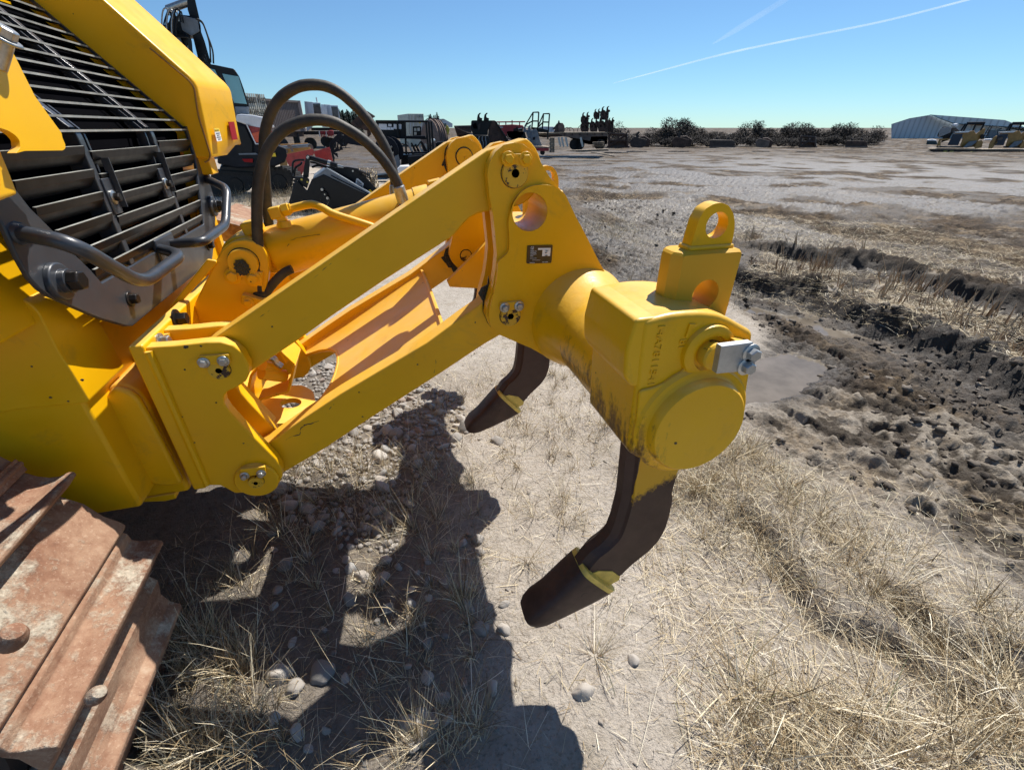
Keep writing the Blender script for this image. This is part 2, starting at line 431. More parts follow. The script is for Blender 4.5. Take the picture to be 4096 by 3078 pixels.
def pinhead(p, y, r, keep, bolts, parent, baf=.02, ring=0, proud=.012, mat=None):
    """pin end in a plate face at y (facing -Y), its keeper plate and two bolts"""
    if ring:
        bm = NB(); lathe(bm, (p[0], y+.0125, p[1]), (0,-1,0), [(ring, 0), (ring, .008), (ring-.004, .012), (r+.006, .012)], 48); obj('boss_ring', bm, Yel, parent)
    bm = NB(); lathe(bm, (p[0], y+.001, p[1]), (0,-1,0), [(r*1.06, 0), (r*1.06, .0015)], 40); obj('pin_gap', bm, M['grease'], parent)
    bm = NB(); lathe(bm, (p[0], y+.004, p[1]), (0,-1,0), [(r, 0), (r, proud), (r*.95, proud+.003), (r*.30, proud+.003), (r*.26, proud-.004), (.001, proud-.004)], 40)
    pn_ = obj('pin', bm, mat or M['pin'], parent)
    bm = NB(); lathe(bm, (p[0], y+.004, p[1]), (0,-1,0), [(r*.29, proud+.0035), (.001, proud+.0035)], 20); obj('grease_hole', bm, M['grease'], pn_)
    if keep:
        bm = NB(); prismY(bm, rnd(keep, .003), y-.012, y+.002); obj('keeper_plate', bm, Yel, parent, bevel=.0015)
    for q, m in bolts:
        bm = NB(); hexbolt(bm, (q[0], y-.012, q[1]), (0,-1,0), baf, .013, turn=random.random()); obj('bolt', bm, m, parent, bevel=.0008)
q = lambda c, pts, y=0: xzY(c, pts, y)
pinhead(q('B', [(1495,555)])[0], 0, .0285, q('B', [(1360,455),(1562,443),(1576,500),(1368,520)]), [(q('B', [(1395,497)])[0], M['zinc']), (q('B', [(1528,487)])[0], M['zinc'])], BR, .019)
pinhead(q('B', [(1750,1300)])[0], -.012, .0235, q('B', [(1638,1220),(1806,1203),(1815,1250),(1650,1272)], -.012), [(q('B', [(1670,1262)], -.012)[0], M['zinc']), (q('B', [(1783,1246)], -.012)[0], M['zinc'])], BR, .017, ring=.068)
for i, (yy, sgn) in enumerate(((.085, 0),)):
    bm = NB(); hexbolt(bm, (XB1, .085, 1.075), (1,0,0), .030, .02); obj('mounting_bolt', bm, M['zinc'], DZ)
p = onX('J', (690,1255), XB1+.02)
bm = NB(); hexbolt(bm, (XB1, p[1], p[2]), (1,0,0), .036, .026, turn=.3); obj('mounting_bolt', bm, M['blackbolt'], DZ)
bm = NB(); hexbolt(bm, (XB1, 1-p[1], p[2]), (1,0,0), .036, .026, turn=.3); obj('mounting_bolt', bm, M['blackbolt'], DZ)

# lift cylinder brackets (centre pair)
YA = .385
co = xzY('J', [(548,1130),(1085,560),(1140,455),(1200,395),(1260,352),(1330,330),(1420,320),(1510,335),(1600,385),(1680,480),(1715,600),(1700,800),(1640,1000),(1560,1180),(1500,1330),(1260,1420),(548,1420)], YA)
co[0] = (XB1-.002, co[0][1]); co[-1] = (XB1-.002, co[-1][1])
for y0, y1 in ((YA, YA+.04), mir(YA, YA+.04)):
    bm = NB(); prismY(bm, rnd(co, .02), y0, y1); b = obj('cylinder_bracket', bm, Yel, DZ, bevel=.005)
    if y0 == YA: CB = b
bm = NB(); pl = xzY('J', [(560,1135),(660,1075),(1110,590),(1085,560),(985,545),(540,1110)], YA)
prismY(bm, pl, YA-.012, YA+.001); obj('weld_bead', bm, Cast, CB, bevel=.008, seg=3)
PC = onY('J', (1410,590), YA)[[0,2]]
pinhead(PC, YA, .047, q('J', [(1225,668),(1640,700),(1640,862),(1235,822)], YA), [(q('J', [(1293,745)], YA)[0], Yel), (q('J', [(1530,770)], YA)[0], Yel)], CB, .032, proud=.02, mat=Yel)
bm = NB(); random.seed(3)                              # grease squeezed from the pin
st = [(PC[0]-.003+.021*(1+.35*random.random()*(i % 2))*math.cos(2*PI*i/26), PC[1]-.012+.026*(1+.35*random.random()*(i % 2))*math.sin(2*PI*i/26)) for i in range(26)]
prismY(bm, st, YA-.0252, YA-.0225); obj('grease', bm, M['grease'], CB)

# --- links
e = P3-P1; LL = np.linalg.norm(e); e = e/LL; nrm = np.array([-e[1], e[0]])
yl0, yl1 = .047, .122
up_top = xzY('J', [(1000,1528)], yl0)+xzY('D', [(575,1635),(1300,1137),(2110,582)], yl0)
up_bot = xzY('D', [(2150,1046),(2050,1062),(1975,1100),(1925,1150),(1880,1205),(1850,1240)], yl0)+xzY('E', [(1200,212),(850,450),(620,615)], yl0)+xzY('I', [(785,268)], yl0)
uo = up_top+arc(P3[0], P3[1], .098, 60, -75, 12)+up_bot+arc(P1[0], P1[1], .07, 300, 130, 10)
for y0, y1 in ((yl0, yl1), mir(yl0, yl1)):
    bm = NB(); prismY(bm, uo, y0, y1); obj('upper_link', bm, Yel, DZ, bevel=.004)
lo_top = xzY('E', [(375,1360),(640,1176),(735,1113),(890,1010),(1160,850),(1500,650),(1745,470),(1860,392)], yl0)
lo_bot = xzY('E', [(2010,597),(1900,660),(1600,860),(1100,1180),(800,1380),(490,1562)], yl0)
lo = lo_top+arc(P4[0], P4[1], .085, 110, -60, 10)+lo_bot+arc(P2[0], P2[1], .078, 270, 110, 8)
for y0, y1 in ((yl0, yl1), mir(yl0, yl1)):
    bm = NB(); prismY(bm, lo, y0, y1); LK = obj('lower_link', bm, Yel, DZ, bevel=.006, seg=3)
# dished cross plate joining the two lower links, cut out in a curve at its forward end
e2 = P4-P2; e2 = e2/np.linalg.norm(e2); n2 = np.array([-e2[1], e2[0]])
O2 = np.array([P2[0]+n2[0]*.012, 0, P2[1]+n2[1]*.012]); E2 = np.array([e2[0], 0, e2[1]]); N2 = np.array([n2[0], 0, n2[1]])
def onCP(c, p):
    w = onP(c, p, O2, N2)-O2; return (w[1], np.dot(w, E2))       # (y, s)
fr = [onCP('E', p) for p in ((832,700),(805,830),(775,930),(735,1010),(640,1090),(480,1215),(350,1320))]
bk = [onCP('E', p) for p in ((1600,440),(1490,258))]
sf = max(s for y, s in fr); sb = np.mean([s for y, s in bk])
half = []
for y, s in fr:
    if y < YC: half.append((y, s))
half = sorted(half)
sfl = half[-1][1] if half else .4
prof = [(.118, -.01), (.135, .03), (.16, .10), (.20, .18), (.26, .245), (.34, .285), (.42, .30), (.5, .305)]
f1 = NB(); n = 28; rowsA = []
def dish(y): return .030*(abs((y-YC)/.382))**6
ys = [.118+.764*i/n for i in range(n+1)]
def front(y):
    yy = y if y <= YC else 1-y
    return float(np.interp(yy, [a for a, b in prof], [b for a, b in prof]))
top = [[O2+E2*(front(y)+(sb-front(y))*t)+np.array([0, y, 0])+N2*dish(y) for y in ys] for t in (0, .25, .5, .75, 1)]
bot = [[p-N2*.022 for p in r] for r in top]
vt = [[f1.verts.new(p) for p in r] for r in top]; vb = [[f1.verts.new(p) for p in r] for r in bot]
for A, flip in ((vt, 0), (vb, 1)):
    for a, b in zip(A, A[1:]):
        for i in range(n): f1.faces.new((a[i], a[i+1], b[i+1], b[i]))
for k in (0, -1):
    for i in range(n): f1.faces.new((vt[k][i], vt[k][i+1], vb[k][i+1], vb[k][i]))
for i in (0, n):
    for k in range(4): f1.faces.new((vt[k][i], vt[k+1][i], vb[k+1][i], vb[k][i]))
obj('cross_plate', f1, Yel, DZ, smooth=50, bevel=.003)
f1 = NB(); fl = [tuple(O2+E2*(front(y)-.004)+np.array([0,y,0])+N2*(dish(y)-.008)) for y in ys]; tube(f1, fl, .0105, 8); obj('edge_rib', f1, Yel, DZ)
f1 = NB(); fl = [tuple(O2+E2*(sb+.003)+np.array([0,y,0])+N2*(dish(y)+.004)) for y in ys]; tube(f1, fl, .008, 8); obj('weld_bead', f1, Cast, DZ)

# --- ripper carrier: yoke plates, tool beam, shank pockets
yo = xzY('F', [(332,330),(342,262),(382,182),(440,132),(512,117),(570,127),(618,163),(652,182),(682,240),(742,340),(842,462),(902,590),(982,740),(1062,900),(1132,1020),(1195,1110)], 0)
AX = np.array([1.125, 1.053]); RB = .135
yo += arc(AX[0], AX[1], .15, 40, -100, 14)
yo += xzY('F', [(780,1572),(620,1482),(520,1440),(402,1390),(346,1330),(322,1272),(332,1200),(370,1062),(386,960),(395,860),(386,760),(370,600),(346,480)], 0)
hc = xzY('F', [(605,575)], 0)[0]; hole = circ(hc[0], hc[1], .053, 36)
for i, (y0, y1) in enumerate(((0,.044), (.127,.169), mir(.127,.169), mir(0,.044))):
    bm = NB(); prismY(bm, yo, y0, y1, [hole]); b = obj('yoke_plate', bm, Cast, DZ, bevel=.007, seg=3)
    if i == 0: YK = b
    if i == 2: YF = b
# thickened lower body of the near yoke plate
yb = xzY('F', [(392,905),(470,835),(470,740),(462,640),(490,520),(545,440),(610,402),(690,392),(760,400),(820,440),(842,464),(902,592),(982,742),(1062,902),(1120,1005)], -.001)
yb += arc(AX[0], AX[1], .142, 36, -100, 12)
yb += xzY('F', [(780,1560),(620,1472),(520,1430),(408,1380),(354,1325),(332,1270),(342,1200),(378,1062),(392,960)], -.001)
bm = NB(); prismY(bm, rnd(yb, .014, 4), -.016, .002, [circ(hc[0], hc[1], .0535, 36)]); obj('yoke_boss', bm, Cast, YK, bevel=.010, seg=4)
bm = NB(); lathe(bm, (hc[0], -.014, hc[1]), (0,1,0), [(.053, 0), (.053, .19), (.060, .19), (.060, 0)], 40, cap=False); obj('hole_sleeve', bm, Cast, YK)
pinhead(q('F', [(512,320)])[0], 0, .038, q('F', [(430,190),(612,190),(618,262),(432,262)]), [(q('F', [(463,224)])[0], Yel), (q('F', [(578,226)])[0], Yel)], YK, .023)
pinhead(q('F', [(482,1264)], -.016)[0], -.016, .0335, q('F', [(410,1178),(556,1160),(560,1215),(412,1230)], -.016), [(q('F', [(440,1204)], -.016)[0], M['zinc']), (q('F', [(536,1194)], -.016)[0], M['zinc'])], YK, .019)
yf = mir(.127,.169)[0]
for c, pt, r in (('X', (868,705), .034), ('Y', (778,815), .026)):
    z = onY(c, pt, yf)[[0,2]]
    bm = NB(); lathe(bm, (z[0], yf+.002, z[1]), (0,-1,0), [(r*1.15, 0), (r*1.15, .0035)], 36); obj('pin_gap', bm, M['grease'], YF)
    bm = NB(); lathe(bm, (z[0], yf, z[1]), (0,-1,0), [(r, 0), (r, .010), (r*.12, .010), (r*.1, .006), (.001, .006)], 36); obj('pin', bm, Yel if r > .03 else M['pin'], YF)
# grease at the link ends
def smear(c, pts, y, parent):
    bm = NB(); prismY(bm, xzY(c, pts, y), y-.0025, y+.001); obj('grease', bm, M['grease'], parent)
smear('X', [(520,420),(450,520),(425,640),(430,740),(405,790),(365,890),(385,915),(415,900),(440,960),(480,1040),(540,1110),(560,800)], mir(yl0,yl1)[0], YF)
smear('Y', [(520,560),(470,640),(390,690),(350,830),(300,850),(350,920),(400,970),(440,1040),(500,1050),(530,1120),(580,1150),(640,1090),(560,760)], mir(yl0,yl1)[0], YF)
smear('F', [(338,1000),(330,1060),(290,1080),(270,1120),(300,1170),(300,1240),(330,1310),(352,1340),(372,1200)], yl0-.0005, YK)
smear('W', [(0,640),(-30,760),(20,860),(0,940),(20,1040),(60,1110),(70,900),(30,760)], yl0-.0005, YK)
bm = NB(); lathe(bm, (AX[0], -.05, AX[1]), (0,-1,0), [(.178, -.05), (.168, -.01), (.152, .03), (.141, .08), (RB, .13)], 56, cap=False); obj('beam_collar', bm, Cast, DZ, smooth=60)
bm = NB(); lathe(bm, (AX[0], 1.05, AX[1]), (0,1,0), [(.178, -.05), (.168, -.01), (.152, .03), (.141, .08), (RB, .13)], 56, cap=False); obj('beam_collar', bm, Cast, DZ, smooth=60)
bm = NB(); lathe(bm, (AX[0], -.64, AX[1]), (0,1,0), [(RB, 0), (RB, 2.28)], 64); obj('tool_beam', bm, M['worn'], DZ)
bm = NB(); lathe(bm, (AX[0], -.645, AX[1]), (0,-1,0), [(.139, 0), (.139, .006), (.132, .014), (.121, .016), (.116, .020), (.113, .034), (.108, .040), (.001, .041)], 64); obj('end_cap', bm, M['worn'], DZ, smooth=30)
bm = NB(); lathe(bm, (AX[0], 1.645, AX[1]), (0,1,0), [(.139, 0), (.139, .006), (.132, .014), (.121, .016), (.116, .020), (.113, .034), (.108, .040), (.001, .041)], 64); obj('end_cap', bm, Cast, DZ)
# centre stop and gusset plates seen through the yoke
bm = NB(); g = xzY('Y', [(425,1315),(1205,540),(1160,1100),(1010,1445),(470,1415)], .70); prismY(bm, g, .70, .735); obj('gusset', bm, Yel, DZ, bevel=.003)
bm = NB(); g = [(x, z) for x, z in g]; prismY(bm, g, .265, .30); obj('gusset', bm, Yel, DZ, bevel=.003)
# near pocket
YP = -.645
po = xzY('G', [(590,742),(562,960),(545,1140),(525,1300),(505,1470)], YP)
po += arc(AX[0], AX[1], .139, 225, 375, 16)
po += xzY('G', [(1188,900),(1200,800),(1062,722),(1000,700),(920,692),(830,694),(740,705)], YP)
po2 = xzY('G', [(556,1118),(640,1100),(740,1054),(806,1002),(832,930),(846,860),(886,806),(950,782),(1012,802),(1052,850),(1120,860),(1180,905)], YP)
po2 += arc(AX[0], AX[1], .137, 15, -135, 16)+xzY('G', [(512,1455),(540,1300)], YP)
shk = [(1.081,1.405),(1.081,1.283),(1.075,1.10),(1.060,.923),(1.068,.749),(1.060,.66),(1.050,.610),(1.022,.575),(.991,.553),(.955,.497),(1.010,.425),(1.045,.414),(1.074,.437),(1.108,.478),(1.164,.529),(1.188,.566),(1.200,.61),(1.203,.66),(1.201,.728),(1.193,.748),(1.196,.823),(1.212,1.05),(1.224,1.255),(1.228,1.405)]
def pocket(dy):
    bm = NB(); prismY(bm, rnd(po, .012), YP+dy, -.42+dy)
    k = obj('shank_pocket', bm, M['worn'] if dy == 0 else Cast, DZ, bevel=.016, seg=4)
    bm = NB(); prismY(bm, rnd(po2, .012), YP-.007+dy, YP+.002+dy); obj('raised_casting', bm, M['worn'] if dy == 0 else Cast, k, bevel=.006, seg=3)
    w = [(.958,1.306),(.946,1.24),(.950,1.185),(.966,1.160),(1.0,1.150),(1.02,1.306)]
    bm = NB(); prismY(bm, rnd(w, .01), YP+.004+dy, -.43+dy); obj('forward_lug', bm, Cast, k, bevel=.010, seg=3)
    rr = [(1.17,1.262),(1.262,1.235),(1.268,1.19),(1.262,1.13),(1.17,1.10)]
    bm = NB(); prismY(bm, rr, YP+.03+dy, -.43+dy); obj('rear_lug', bm, Cast, k, bevel=.012, seg=3)
    c = onY('G', (938,905), YP)
    bm = NB(); lathe(bm, (c[0], YP+dy, c[2]), (0,-1,0), [(.060, 0), (.058, .010), (.050, .014), (.039, .014), (.036, .006), (.036, -.03)], 40, cap=False); obj('pin_boss', bm, Cast, k, smooth=50)
    bm = NB(); lathe(bm, (c[0], YP+dy, c[2]), (0,-1,0), [(.037, .002), (.001, .002)], 32); obj('pin_hole', bm, M['grease'], k)
    bm = NB(); lathe(bm, (c[0], YP+dy, c[2]), (0,-1,0), [(.029, 0), (.029, .030), (.026, .034), (.001, .034)], 36); obj('pin', bm, M['pin'], k)
    if dy == 0:
        bm = NB(); a = xzY('G', [(1078,835),(1185,862),(1190,910),(1090,905)], YP-.02); prismY(bm, a, YP-.046, YP+.01); obj('retainer_block', bm, Yel, k, bevel=.003)
        yr = YP-.062
        bm = NB(); a = xzY('G', [(1020,880),(1197,857),(1166,1015),(992,1032)], yr); prismY(bm, rnd(a, .002), yr, yr+.016); ret = obj('retainer_plate', bm, M['zinc_flat'], k, bevel=.0015)
        for pt in ((1180,915), (1152,988)):
            b = onY('G', pt, yr); bm = NB(); hexbolt(bm, (b[0], yr, b[2]), (0,-1,0), .022, .014, turn=.4); obj('bolt', bm, M['zinc_flat'], ret)
    return k
def shank(dy):
    A = rnd(shk, .014, 3)
    def fwd(p):                         # the forward edge tapers to a nose
        x, z = p
        lim = np.interp(z, [.41,.5,.56,.61,.66,1.0,1.29,1.41], [.98,1.0,1.04,1.075,1.095,1.10,1.12,1.12])
        return (x-.020 if (x < lim and z < 1.29) else x-.010 if (x < lim) else x, z)
    B = [fwd(p) for p in A]
    hb = circ(*onY('G', (930,592), -.57)[[0,2]], .0315, 32)
    bm = NB()
    def cap(y): return lambda p: (p[0], y+dy, p[1])
    def inset(O, d):
        o = []
        for i in range(len(O)):
            p, a_, c_ = np.array(O[i]), np.array(O[i-1]), np.array(O[(i+1) % len(O)]); t = c_-a_; t = t/(np.linalg.norm(t) or 1); o.append(tuple(p+np.array([-t[1], t[0]])*d))
        return o
    ar = sum(A[i][0]*A[(i+1) % len(A)][1]-A[(i+1) % len(A)][0]*A[i][1] for i in range(len(A)))
    I_ = inset(A, .005 if ar > 0 else -.005)
    tri = tessellate_polygon([[Vector((p[0], p[1], 0)) for p in l] for l in (I_, hb)])
    L = [[bm.verts.new((p[0], y+dy, p[1])) for p in O] for y, O in ((-.57, I_), (-.561, A), (-.549, B), (-.516, B), (-.504, A), (-.495, I_))]
    Hh = [[bm.verts.new((p[0], y+dy, p[1])) for p in hb] for y in (-.57, -.495)]
    for ring_, hh in ((L[0], Hh[0]), (L[-1], Hh[1])):
        al = ring_+hh
        for t in tri: bm.faces.new([al[i] for i in t])
    for a, b in zip(L, L[1:]):
        for i in range(len(a)): bm.faces.new((a[i], a[(i+1) % len(a)], b[(i+1) % len(a)], b[i]))
    for i in range(32): bm.faces.new((Hh[0][i], Hh[0][(i+1) % 32], Hh[1][(i+1) % 32], Hh[1][i]))
    s = obj('ripper_shank', bm, M['shank'], DZ, smooth=18)
    lg = xzY('G', [(862,305),(885,245),(905,180),(940,122),(990,92),(1030,86),(1072,102),(1098,148),(1105,200),(1100,255),(1088,312)], -.555); lg[0] = (lg[0][0], 1.402); lg[-1] = (lg[-1][0], 1.402)
    lh = onY('G', (1006,212), -.555)[[0,2]]
    bm = NB(); prismY(bm, rnd(lg, .006), -.549+dy, -.517+dy, [circ(lh[0], lh[1], .0255, 28)]); l = obj('lifting_eye', bm, Yel, s, bevel=.002)
    bm = NB(); w = [lg[0], lg[-1]]; bar(bm, (w[0][0]-.004, -.533+dy, 1.407), (w[1][0]+.004, -.533+dy, 1.407), .044, .012); obj('weld_bead', bm, Cast, s, bevel=.005, seg=3)
    # tooth: hollow cap driven on to the shank nose
    secs = [((.940,.508),(1.050,.376),.056), ((.905,.470),(.990,.350),.056), ((.852,.410),(.912,.322),.054), ((.808,.374),(.846,.302),.054), ((.788,.348),(.815,.299),.049), ((.779,.330),(.797,.302),.038), ((.780,.318),(.788,.308),.022)]
    def sec(t, b, hw, k=1.0, off=0):
        t, b = np.array(t), np.array(b); c = (t+b)/2; h = (t-b)/2*k; ax = np.array([h[1], -h[0]])
        ax = ax/np.linalg.norm(ax); c = c+ax*off; o = []
        for i in range(24):
            a = 2*PI*i/24; ca, sa = math.cos(a), math.sin(a); f = lambda v: math.copysign(abs(v)**.42, v)
            pz = c+h*f(sa); o.append((pz[0], -.5325+dy+hw*k*f(ca), pz[1]))
        return o
    bm = NB(); rings(bm, [sec(*x) for x in secs]); th = obj('tooth', bm, M['tooth'], s, smooth=28)
    bm = NB(); v = rings(bm, [sec(*secs[0], k=.985, off=-.001), sec(*secs[0], k=1.0, off=.016), sec(*secs[0], k=.72, off=.019), sec(*secs[0], k=.70, off=-.004)], cap=False)
    obj('tooth_rim', bm, M['tooth_rim'], th, smooth=40)
    pn = onY('H', (690,1380), -.588)
    bm = NB(); lathe(bm, (pn[0], -.580+dy, pn[2]), (0,-1,0), [(.017, 0), (.017, .0075), (.010, .0085), (.009, .004), (.001, .004)], 20); obj('tooth_pin', bm, M['blackbolt'], th)
    bm = NB(); pt = xzY('H', [(695,1275),(760,1253),(830,1255),(868,1282),(862,1300),(812,1326),(760,1302)], -.57); prismY(bm, pt, -.5722+dy, -.569+dy); obj('paint_patch', bm, M['tooth_rim'], s)
    return s
for dy in (0, 1.0345, 2.069):
    pocket(dy); shank(dy)
# embossed casting marks on the near pocket
def vtext(s, c, pt, pt2, size):
    O = onY(c, pt, YP); O2_ = onY(c, pt2, YP); d = np.array(O2_)-np.array(O); d[1] = 0
    text('casting_mark', s, size, O, d, (-d[2]*-1*-1 if False else d[2]*-1, 0, d[0]), Cast, DZ, ext=.0025, off=.0)
def vdir(c, a, b): d = onY(c, b, YP)-onY(c, a, YP); d[1] = 0; return d
d = vdir('G', (690,750), (628,1085)); up_ = (-d[2], 0, d[0])
text('casting_mark', '14A7811541', .022, onY('G', (672,752), YP)+np.array([0,-.001,0]), d, up_, Cast, DZ, ext=.0016, off=0, fit=np.linalg.norm(onY('G',(622,1090),YP)-onY('G',(672,752),YP)))
text('casting_mark', 'B1', .022, onY('G', (790,838), YP)+np.array([0,-.001,0]), d, up_, Cast, DZ, ext=.0016, off=0)
bm = NB(); a = xzY('G', [(872,752),(840,752),(815,825),(825,828),(848,766),(870,764)], YP); prismY(bm, a, YP-.004, YP); obj('casting_mark', bm, Cast, DZ)

# --- name plate on the yoke
a, b_, c_ = onY('F', (598,800), -.0175), onY('F', (766,797), -.0175), onY('F', (590,921), -.0175)
nx, nz = np.linalg.norm(b_-a), np.linalg.norm(c_-a); ex, ez = (b_-a)/nx, (a-c_)/nz
ez = ez-ex*np.dot(ex, ez); ez /= np.linalg.norm(ez)
bm = NB(); prismF(bm, rnd([(0,-nz),(nx,-nz),(nx,0),(0,0)], .004), a, ex, ez, -.001, .0015); NP = obj('name_plate', bm, M['plate'], YK)
def onplate(u, v): return a+ex*nx*u-ez*nz*v+np.array([0,-.0015,0])
NT = M['sticker']
text('plate_text', 'CE', nz*.16, onplate(.12,.17), ex, ez, NT, NP)
for s, v in (('TYPE',.235), ('SERIAL No.',.33), ('PRESSURE',.42), ('CAPACITY',.51), ('MASS',.605)): text('plate_text', s, nz*.078, onplate(.12,v), ex, ez, NT, NP)
text('plate_text', 'MANUFACTURER', nz*.05, onplate(.12,.72), ex, ez, NT, NP)
text('plate_text', 'komatsu', nz*.085, onplate(.12,.97), ex, ez, NT, NP); text('plate_text', '0001-00500', nz*.07, onplate(.62,.955), ex, ez, NT, NP)
text('plate_text', 'Authorised representative', nz*.045, onplate(.21,.82), ex, ez, NT, NP)
bm = NB(); prismF(bm, [(nx*.42,-nz*.25),(nx*.92,-nz*.25),(nx*.92,-nz*.155),(nx*.42,-nz*.155)], a, ex, ez, .0012, .0022); prismF(bm, [(nx*.60,-nz*.60),(nx*.92,-nz*.60),(nx*.92,-nz*.26),(nx*.60,-nz*.26)], a, ex, ez, .0012, .0022)
obj('plate_field', bm, M['sticker'], NP)
for s, u, v in (('2 0 1',.72,.33), ('20.6',.70,.43), ('1450',.70,.59)): text('plate_text', s, nz*.08, onplate(u,v)+np.array([0,-.001,0]), ex, ez, M['ink'], NP)

# --- lift cylinder, hard line and hoses
ta, tb = onY('D', (500,1145), YC)[[0,2]], onY('D', (1600,860), YC)[[0,2]]
cd = (tb-ta)/np.linalg.norm(tb-ta); cn = np.array([cd[1], -cd[0]]); RC = .088
A0 = ta+cn*RC; E3 = np.array([cd[0], 0, cd[1]])
def along(t, r=0): return np.array([A0[0], YC, A0[1]])+E3*t
bm = NB(); lathe(bm, along(-.05), E3, [(.070,-.012),(RC-.006,-.004),(RC,.006),(RC,.545),(RC+.004,.548),(RC+.004,.60),(RC-.004,.612),(RC-.012,.625),(.05,.626)], 48); CY = obj('lift_cylinder', bm, Yel, DZ)
bm = NB(); lathe(bm, along(.55), E3, [(.036,0),(.036,.30)], 24); obj('rod', bm, M['zinc'], CY)
bm = NB(); lathe(bm, (PC[0], .428, PC[1]), (0,1,0), [(.080,0),(.080,.144)], 36); bar(bm, (PC[0], YC, PC[1]), along(-.04), .12, .13); obj('cylinder_eye', bm, Cast, CY, bevel=.01, seg=3)
bm = NB(); kk = along(.612)-np.array([0,0,0]); boxF(bm, along(.585)+np.array([-cn[0],0,-cn[1]])*RC, E3, (0,1,0), (cn[0],0,cn[1]), .024, .03, .012); obj('gland_port', bm, Yel, CY, bevel=.003)
yt = .47
hl = [onY('D', p, yt-.085*max(0, i-2)/6) for i, p in enumerate(((505,1050),(575,1035),(640,1018),(745,996),(800,1003),(860,1030),(950,1076),(1260,1178),(1500,1290)))]
bm = NB(); tube(bm, hl, .0135, 14, sm=5); HL = obj('hydraulic_pipe', bm, Yel, DZ)
bm = NB(); el = onY('D', (488,1058), yt); boxF(bm, el, E3, (0,1,0), (cn[0],0,cn[1]), .020, .018, .019); bar(bm, onY('D', (500,1060), yt), onY('D', (552,1130), yt), .030, .030); obj('elbow', bm, Yel, HL, bevel=.004)
bm = NB(); n0, n1 = onY('D', (540,1042), yt), onY('D', (600,1026), yt); lathe(bm, n0, n1-n0, [(.022,0),(.022,.022),(.018,.024),(.018,.030)], 6); obj('pipe_nut', bm, Yel, HL, smooth=0)
bm = NB(); cyl(bm, onY('D', (548,1120), yt), onY('D', (560,1165), yt), .021, .030, 18); obj('pipe_flange', bm, Yel, HL)
bm = NB(); bl = onY('J', (1520,170), .47); boxF(bm, bl, (1,0,.2), (0,1,0), (-.2,0,1), .03, .035, .022); obj('end_lug', bm, Yel, CY, bevel=.006)
y1_, y2_ = .40, .47
def hosepts(pts, ya, yb): return [onY('D', p, ya+(yb-ya)*i/(len(pts)-1)) for i, p in enumerate(pts)]
h1 = [(372,1690),(362,1500),(350,1320),(344,1180),(342,1020),(352,840),(385,680),(445,540),(540,430),(660,368),(790,345),(930,365),(1060,430),(1180,515),(1290,625),(1370,735),(1418,820),(1436,875)]
h2 = [(440,1250),(432,1140),(418,980),(408,820),(398,640),(398,500),(418,380),(470,250),(550,155),(660,92),(770,75),(880,90),(990,145),(1100,240),(1190,340),(1270,450),(1335,570),(1375,680),(1400,800),(1405,870)]
for hp, ya, yb in ((h1, .40, .425), (h2, .62, .56)):
    bm = NB(); pts = spline(hosepts(hp, ya, yb), 8)
    cum = np.r_[0, np.cumsum([np.linalg.norm(np.array(pts[i+1])-np.array(pts[i])) for i in range(len(pts)-1)])]
    m = 220; even = [[np.interp(cum[-1]*i/m, cum, [p[k] for p in pts]) for k in range(3)] for i in range(m+1)]
    rad = [.0172*(1+.012*(1 if (i//2) % 4 == 0 else 0)+.010*math.sin(i*.37)) for i in range(m+1)]
    tube(bm, even, rad, 18); HO = obj('hydraulic_hose', bm, M['rubber'], DZ)
    t0 = np.array(even[-1]); dd = np.array(even[-1])-np.array(even[-6]); dd /= np.linalg.norm(dd)
    bm = NB(); lathe(bm, t0-dd*.01, dd, [(.0185,0),(.021,.004),(.021,.052),(.0195,.056),(.0215,.060),(.0215,.066),(.0195,.069),(.020,.115),(.017,.125),(.017,.15)], 20); obj('hose_fitting', bm, M['zinc'], HO, smooth=25)
    bm = NB(); lathe(bm, t0+dd*.050, dd, [(.0218,0),(.0218,.006)], 20); obj('red_ring', bm, M['red'], HO)
# hose clamp block on the bracket
c = onY('J', (1530,1040), .372)
bm = NB(); boxF(bm, c, (.93,0,-.38), (0,1,0), (.38,0,.93), .036, .020, .017); HB = obj('hose_clamp', bm, Yel, DZ, bevel=.003)
c = onY('J', (1462,1070), .350); bm = NB(); hexbolt(bm, c, (0,-1,0), .022, .012); obj('bolt', bm, Yel, HB)
bm = NB(); c = onY('D', (372,1690), .40); lathe(bm, c, (.05,0,1), [(.026,-.004),(.026,.012),(.020,.016)], 20); obj('grommet', bm, M['rubber'], HB)
bm = NB(); tube(bm, [onY('D', p, .40) for p in ((400,1690),(470,1600),(540,1530),(590,1500),(612,1492))], .0155, 12, sm=5); obj('hydraulic_hose', bm, M['rubber'], DZ)

